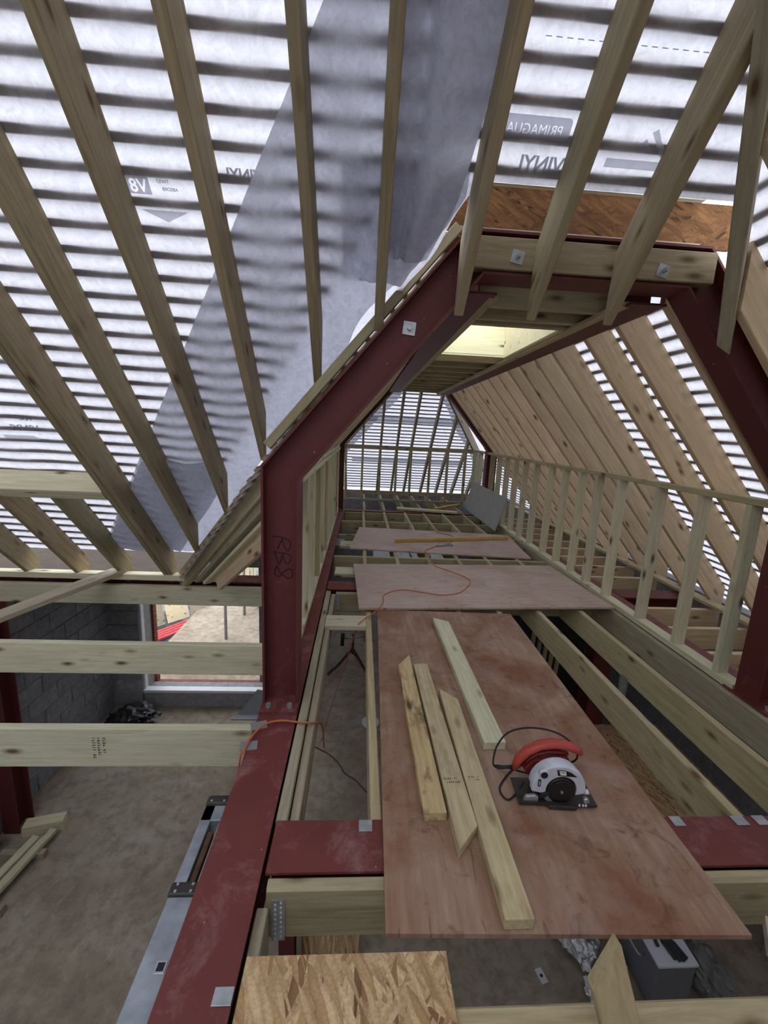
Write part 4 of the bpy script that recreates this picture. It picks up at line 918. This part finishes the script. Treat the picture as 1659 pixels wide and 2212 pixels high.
ca2 = tube('extension_cable', [(-0.56, 1.80, -0.20), (-0.545, 1.84, -0.02), (-0.53, 1.86, 0.012), (-0.515, 1.94, 0.02), (-0.47, 2.02, 0.03), (-0.39, 2.06, 0.025), (-0.30, 2.066, 0.012), (-0.22, 2.10, -0.02), (-0.19, 2.35, -0.22), (-0.22, 3.0, -0.85), (-0.29, 4.0, -1.78), (-0.37, 5.05, -2.66), (-0.34, 5.22, GZ+0.006)], 0.0058, 'orange_cable', None, 6, 6)
setp(ca2, 'orange cable draped across the red steel beam near the column foot', 'cable')
# galvanised packers
for i, (x, y, w_, h_, lab) in enumerate(((0.073, 1.452, 0.055, 0.05, 'small speckled steel packer on the red cross beam left of the plywood'), (-0.338, 0.930, 0.055, 0.042, 'steel packer on the long red beam at the bottom of the view'), (1.425, 1.458, 0.05, 0.045, 'steel packer on the cross beam touching the plywood right edge'), (1.712, 1.458, 0.06, 0.045, 'steel packer on the cross beam at the near joist end'), (1.81, 1.458, 0.055, 0.045, 'rightmost steel packer on the cross beam'))):
    o = box('steel_packer', (x-w_/2, y-h_/2, 0.0005), (x+w_/2, y+h_/2, 0.006), 'galv', None, 0.001); setp(o, lab, 'packer', 'steel packers on the beams')
for x, y, a, lab in ((-0.50, 2.05, 0.3, 'grey metal shim on the red beam nearest the column foot'), (-0.515, 1.90, 0.15, 'grey metal shim on the red beam under the orange cable')):
    o = box('metal_shim', (x-0.045, y-0.03, 0.0005), (x+0.04, y+0.03, 0.004), 'grey_sheet', None, 0, a); setp(o, lab, 'shim')
# strand board in the foreground and leaning mitred timber
o = sheet('strand_board', (-0.292, 0.30), 0.0, 0.612, 0.712, 0.018, 0.001, 'osb_light', 'light strand board panel lying at the bottom centre of the view'); o['category'] = 'strand board'
o = timber('mitred_timber', (0.90, 0.74, -0.42), (0.665, 0.85, 0.34), 0.047, 0.10, 'treated', None, (1, 0, 0.3), None, ((0.692, 0.815, 0.245), (-0.80, 0.25, 0.36)), r=0.004); setp(o, 'pointed mitre-cut timber leaning up at the bottom right', 'timber')
o = timber('timber_plank', (1.40, 1.03, 0.02), (2.2, 0.35, 0.02), 0.12, 0.04, 'plank_grey', None); setp(o, 'rough pale plank end right of the near plywood corner', 'plank')
# diagonal brace plank lying over the left joists
o = timber('brace_plank', (-2.96, 2.72, 0.0237), (-2.37, 4.10, 0.123), 0.15, 0.045, 'plank_grey', None); setp(o, 'grey-brown plank laid diagonally from the left joists to the wall plate', 'plank')
# folding aluminium ladder beside the beam
lad = empty('folding_ladder', (-0.585, 0.75, -0.11)); setp(lad, 'grey aluminium folding ladder rail lying along the left side of the red beam', 'ladder')
def lbx(name, lo, hi, mat, par=None, bv=0.003): return box(name, lo, hi, mat, par or lad, bv)
r1 = lbx('rail', (-0.05, -0.05, -0.03), (0.05, 0.50, 0.04), 'aluminium'); r2 = lbx('rail', (-0.05, 0.545, -0.03), (-0.005, 0.875, 0.04), 'aluminium')
lbx('rail', (-0.05, 0.80, -0.03), (0.05, 0.875, 0.04), 'aluminium'); lbx('rail', (0.03, 0.545, -0.03), (0.05, 0.80, 0.03), 'aluminium')
lbx('hinge', (-0.055, 0.50, -0.03), (0.052, 0.548, 0.048), 'dark_metal', None, 0.008); lbx('hinge', (-0.055, 0.875, -0.03), (0.052, 0.925, 0.048), 'dark_metal', None, 0.012)
lbx('locking_bar', (0.0, 0.55, 0.0), (0.022, 0.76, 0.03), 'rust_brown', None, 0.004)
for y in (0.06, 0.28):
    h_ = lbx('rivet_plate', (0.0, y, 0.039), (0.034, y+0.034, 0.0425), 'galv', None, 0.001); lbx('rivet_hole', (0.006, y+0.006, 0.042), (0.028, y+0.028, 0.0435), 'black_plastic', None, 0)
for y in (0.512, 0.536, 0.89):
    cyl('rivet', (-0.03, y, 0.047), (-0.03, y, 0.051), 0.006, 0.005, 'galv', lad, 8); cyl('rivet', (0.025, y, 0.047), (0.025, y, 0.051), 0.006, 0.005, 'galv', lad, 8)

# ================================================================== THINGS ON THE LOWER FLOOR
# roller stand
st = empty('roller_stand', (-0.02, 6.98, GZ)); setp(st, 'rusty tripod roller stand with a black wheel on the floor below', 'stand')
cyl('post', (0, 0, 0.32), (0, 0, 0.70), 0.02, 0.02, 'rust_brown', st, 10)
for a in (200, 320, 80):
    ax, ay = math.cos(math.radians(a)), math.sin(math.radians(a))
    tube('leg', [(0, 0, 0.42), (ax*0.10, ay*0.10, 0.33), (ax*0.26, ay*0.26, 0.16), (ax*0.46, ay*0.46, 0.015)], 0.024, 'rust_brown', st, 8, 3)
cyl('wheel', (-0.22, -0.03, 0.62), (-0.16, -0.03, 0.62), 0.11, 0.11, 'black_rubber', st, 20); cyl('wheel', (0.20, 0.0, 0.66), (0.28, 0.0, 0.66), 0.09, 0.09, 'black_rubber', st, 20)
cyl('axle', (-0.20, -0.02, 0.63), (0.26, 0.0, 0.67), 0.014, 0.014, 'galv', st, 8)
o = cyl('tin_lid', (0.285, 5.56, GZ+0.002), (0.285, 5.56, GZ+0.03), 0.135, 0.13, 'white_plastic', None, 32); setp(o, 'round white lid on the floor below beside the thin joist', 'lid')
o = tube('floor_cable', [(-0.62, 5.18, GZ+0.008), (-0.45, 5.05, GZ+0.008), (-0.30, 4.95, GZ+0.008), (-0.16, 4.80, GZ+0.008), (-0.06, 4.62, GZ+0.008), (0.07, 4.52, GZ+0.008), (0.18, 4.38, GZ+0.008), (0.32, 4.22, GZ+0.008), (0.5, 4.1, GZ+0.008)], 0.008, 'brown_cable'); setp(o, 'thin dark cable trailing over the floor below', 'cable')
# box with glove, cup, foil, label, bag
bx_ = empty('tool_box', (2.53, 2.50, GZ)); setp(bx_, 'white lidded box with a dark glove on it, in the shadow below the near plywood', 'box')
box('body', (-0.15, -0.17, 0.0), (0.15, 0.30, 0.43), 'box_grey', bx_, 0.012); box('lid', (-0.16, -0.18, 0.43), (0.16, 0.31, 0.455), 'box_white', bx_, 0.006)
tube('side_handle', [(-0.155, -0.02, 0.33), (-0.20, -0.02, 0.34), (-0.20, 0.12, 0.34), (-0.155, 0.12, 0.33)], 0.009, 'galv', bx_, 8, 3)
gl = empty('work_glove', (2.54, 2.44, GZ+0.455)); setp(gl, 'dark grey work glove lying on the white box lid', 'glove')
prism('palm', [(-0.05, 0.02), (0.045, 0.0), (0.055, 0.13), (-0.03, 0.15)], 0.001, 0.028, 'glove', gl, 0.008, 'Z')
for k in range(4): tube('finger', [(-0.034+0.026*k, 0.02, 0.014), (-0.025+0.028*k, -0.04, 0.016), (-0.015+0.03*k, -0.085-0.012*(1.5-abs(k-1.5)), 0.012)], 0.0135, 'glove', gl, 8, 3)
tube('thumb', [(-0.045, 0.09, 0.015), (-0.085, 0.05, 0.016), (-0.095, 0.0, 0.012)], 0.014, 'glove', gl, 8, 3)
cp = empty('paper_cup', (2.29, 2.58, GZ)); setp(cp, 'small checked paper cup lying on the floor below', 'cup')
c_ = cyl('cup_body', (-0.06, 0.10, 0.04), (0.02, -0.02, 0.042), 0.028, 0.04, 'cup_check', cp, 20); cyl('cup_lid', (0.02, -0.02, 0.042), (0.03, -0.035, 0.043), 0.042, 0.038, 'cup_white', cp, 20)
for k in range(3): t_ = 0.25+0.25*k; cyl('cup_stripe', (-0.06+0.08*t_, 0.10-0.12*t_, 0.04), (-0.06+0.08*(t_+.06), 0.10-0.12*(t_+.06), 0.04), 0.029+0.012*t_, 0.0295+0.012*t_, 'cup_white', cp, 20)
def crumple(name, c, s, mat, label, cat, seed):
    bm = bmesh.new(); bmesh.ops.create_icosphere(bm, subdivisions=4, radius=1)
    for v in bm.verts:
        n = 1+0.35*nz(v.co.x*2+seed, v.co.y*2, v.co.z*2)+0.22*nz(v.co.x*5+seed, v.co.y*5, v.co.z*5); v.co = Vector((v.co.x*s[0]*n, v.co.y*s[1]*n, max(-0.98*s[2], v.co.z*s[2]*n)))
    me = bpy.data.meshes.new(name); bm.to_mesh(me); bm.free(); o = link(name, me, mat); o.location = (c[0], c[1], c[2]+s[2]*0.98); return setp(o, label, cat)
crumple('foil_bundle', (2.0, 2.82, GZ), (0.17, 0.24, 0.10), 'foil', 'crumpled silver foil on the floor below the near plywood edge', 'foil', 3)
crumple('foil_bundle', (1.98, 2.42, GZ), (0.055, 0.09, 0.05), 'foil', 'small crumpled foil scrap beside the pointed timber', 'foil', 9)
crumple('plastic_bag', (2.92, 2.45, GZ), (0.13, 0.22, 0.16), 'plastic_bag', 'grey plastic bag in the shadow right of the white box', 'bag', 5)
o = empty('paper_tag', (1.62, 2.56, GZ)); setp(o, 'small white tag with a dark spot on the floor below', 'tag')
t_ = box('tag_card', (-0.03, -0.05, 0.001), (0.03, 0.05, 0.004), 'white_plastic', o); t_.rotation_euler = (0, 0, 0.25); cyl('tag_hole', (0, 0, 0.004), (0, 0, 0.0055), 0.012, 0.012, 'ink', o, 12)
# left corner timbers and black sack
o = timber('timber_plank', (-3.27, 2.95, GZ+0.10), (-3.15, 3.72, GZ+0.10), 0.075, 0.045, 'treated_pale', None); setp(o, 'pale timber length on the floor at lower left, nearer the block wall', 'timber')
o = timber('timber_plank', (-3.16, 2.95, GZ+0.10), (-3.04, 3.80, GZ+0.10), 0.075, 0.045, 'treated_pale', None); setp(o, 'pale timber length on the floor at lower left, farther from the block wall', 'timber')
for yy in (3.1, 3.6):
    o = timber('timber_bearer', (-3.4, yy, GZ+0.038), (-2.98, yy, GZ+0.038), 0.06, 0.075, 'grey_timber', None); setp(o, 'short bearer under the two pale timber lengths', 'timber', 'bearers under the pale timbers')
o = timber('timber_block', (-3.37, 3.86, GZ+0.06), (-3.02, 3.95, GZ+0.06), 0.12, 0.12, 'treated_pale', None); setp(o, 'short pale timber block on the floor at the foot of the left steel post', 'timber')
crumple('rubble_sack', (-3.50, 3.52, GZ), (0.09, 0.16, 0.16), 'black_sheet', 'black sack at the foot of the left steel post', 'sack', 2)
# black sheet draped over the far sill, dark heap in the corner
o = mesh('plastic_sheet', [(-1.72, 5.72, GZ+0.01), (-1.38, 5.72, GZ+0.01), (-1.36, 5.90, -2.40), (-1.46, 5.90, -2.38), (-1.40, 5.62, GZ+0.006), (-1.80, 5.62, GZ+0.006)], [(0, 1, 2, 3), (0, 1, 4, 5)], 'grey_sheet'); o.modifiers.new('t', 'SOLIDIFY').thickness = 0.004; setp(o, 'dark plastic sheet hanging over the doorway sill beside the column', 'sheet')
crumple('rubble_heap', (-3.12, 5.52, GZ), (0.30, 0.24, 0.13), 'black_sheet', 'dark heap of waste in the corner below the block return wall', 'heap', 12)
# lower right: strand boards, pipes, slats
def quad_sheet(name, pts, mat, th, label, cat):
    a, b_, c, d = [Vector(p) for p in pts]; n = (b_-a).cross(d-a).normalized()*th
    o = mesh(name, [a, b_, c, d, a+n, b_+n, c+n, d+n], [(0, 1, 2, 3), (7, 6, 5, 4), (0, 1, 5, 4), (1, 2, 6, 5), (2, 3, 7, 6), (3, 0, 4, 7)], mat); return setp(o, label, cat)
quad_sheet('strand_board', [(2.55, 2.85, -1.55), (3.45, 2.85, -1.55), (3.45, 4.05, -1.55), (2.55, 4.05, -1.55)], 'osb_light', 0.018, 'strand board lying on trestles in the shadow below the right joists', 'strand board')
for k, yy in enumerate((3.05, 3.85)):
    t = empty('work_trestle', (3.0, yy, GZ)); setp(t, ['timber trestle under the strand board, nearer one', 'timber trestle under the strand board, farther one'][k], 'trestle')
    t_ = timber('top_rail', (-0.4, 0, 1.10), (0.4, 0, 1.10), 0.05, 0.09, 'grey_timber'); t_.parent = t
    for sx in (-0.34, 0.34):
        for sy in (-0.16, 0.16):
            t_ = timber('leg', (sx, sy, 0.0), (sx, sy*0.2, 1.06), 0.04, 0.06, 'grey_timber', None, (0, 1, 0)); t_.parent = t
quad_sheet('strand_board', [(-0.34, 2.62, GZ), (0.14, 2.62, GZ), (0.10, 2.92, -1.95), (-0.34, 2.92, -1.95)], 'osb_light', 0.018, 'light strand board offcut leaning by the post below the beam', 'strand board')
for k, (x, y) in enumerate(((3.62, 4.9), (3.66, 2.62))):
    o = cyl('waste_pipe', (x, y, GZ), (x, y, -0.55), 0.055, 0.055, 'white_plastic', None, 20); setp(o, ['white plastic pipe standing below the right joists, farther one', 'white plastic pipe standing below the right joists, nearer one'][k], 'pipe')
for k in range(5):
    o = timber('timber_length', (2.15+0.09*k, 4.75, GZ), (2.35+0.09*k, 4.95, -0.75-0.08*k), 0.05, 0.03, 'treated', None, (0, 1, 0)); setp(o, 'thin timber length leaning in the dark below the right joists', 'timber', 'timber lengths leaning below the right joists')
for k in range(4):
    o = box('insulation_board', (0.35+0.42*k, 8.05, GZ), (0.74+0.42*k, 9.3, -1.05), 'foil', None, 0.004); setp(o, 'foil faced insulation pack stacked below the far joists', 'insulation', 'foil insulation packs below the far joists')
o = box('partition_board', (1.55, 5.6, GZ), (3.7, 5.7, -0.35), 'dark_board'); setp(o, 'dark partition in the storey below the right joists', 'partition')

# ================================================================== YARD
YZ = GZ-0.1
for k, (x, y) in enumerate(((-2.61, 8.05), (-2.55, 9.2))):
    p = empty('steel_prop', (x, y, YZ)); setp(p, ['grey steel prop on a board in the yard, nearer one', 'grey steel prop on a board in the yard, farther one'][k], 'prop')
    box('foot_board', (-0.24, -0.16, 0.0), (0.24, 0.16, 0.04), 'plank_grey', p); box('foot_plate', (-0.09, -0.09, 0.04), (0.09, 0.09, 0.05), 'prop_grey', p); cyl('tube', (0, 0, 0.05), (0, 0, 2.6), 0.03, 0.03, 'prop_grey', p, 14)
for k in range(4):
    o = tube('red_pole', [(-4.22+0.085*k, 8.22-0.05*k, YZ+0.062), (-3.12+0.085*k, 9.78-0.05*k, YZ+0.062)], 0.032, 'red_pole', None, 8, 1); setp(o, 'red pole lying in the bundle on the yard gravel', 'pole', 'bundle of red poles in the yard')
for k in range(3):
    o = quad_sheet('leaning_board', [(-4.50+0.36*k, 8.5+0.40*k, YZ), (-4.18+0.36*k, 8.86+0.40*k, YZ), (-4.46+0.36*k, 9.11+0.40*k, YZ+1.15), (-4.78+0.36*k, 8.75+0.40*k, YZ+1.15)], ['plank_grey', 'cream_timber', 'plank_grey'][k], 0.02, ['leftmost weathered board leaning behind the red poles', 'cream board leaning behind the red poles', 'rightmost weathered board leaning behind the red poles'][k], 'board')
pt = empty('pallet', (-3.2, 10.4, YZ)); setp(pt, 'wooden pallet with a green frame standing in the yard', 'pallet')
for k in range(6): box('slat', (0.0+0.14*k, 0.0+0.13*k, 0.03), (0.10+0.14*k, 0.05+0.13*k, 0.9), 'cream_timber', pt)
box('green_post', (-0.25, -0.06, 0), (-0.13, 0.04, 1.0), 'green_paint', pt); box('green_rail', (-0.3, -0.1, 0.1), (0.1, 0.0, 0.2), 'green_paint', pt)
o = box('concrete_slab', (-1.75, 6.75, YZ), (-1.35, 7.05, YZ+0.06), 'plank_grey'); setp(o, 'pale slab on the gravel just outside the doorway', 'slab')
fr = empty('white_trestle', (-2.5, 9.6, YZ)); setp(fr, 'white painted trestle frame seen through the gap above the eaves beam', 'trestle')
for a, b_ in (((-0.6, 0, 1.3), (0.55, 0, 1.3)), ((-0.5, 0, 1.62), (0.5, 0, 1.62)), ((0.1, 0, 0), (0.45, 0, 1.7)), ((0.0, 0.1, 0), (0.02, 0.1, 2.0))): 
    t_ = timber('bar', a, b_, 0.06, 0.09, 'treated_pale', None, (0, 1, 0.1)); t_.parent = fr
# loose gravel near the doorway
V = []; F = []; rnd = random.Random(3)
for k in range(420):
    x = rnd.uniform(-3.3, -0.8); y = rnd.uniform(6.45, 7.8); s = rnd.uniform(0.008, 0.03); i0 = len(V)
    for dx, dy, dz in ((1, 0, 0), (-0.5, 0.8, 0), (-0.5, -0.8, 0), (0, 0, 1)): V.append((x+dx*s*rnd.uniform(.7, 1.3), y+dy*s*rnd.uniform(.7, 1.3), YZ+dz*s*0.9))
    F += [(i0, i0+1, i0+3), (i0+1, i0+2, i0+3), (i0+2, i0, i0+3)]
o = mesh('gravel', V, F, 'mortar'); setp(o, 'loose pale stones on the yard outside the doorway', 'gravel', None, 'stuff')
bpy.context.view_layer.update()
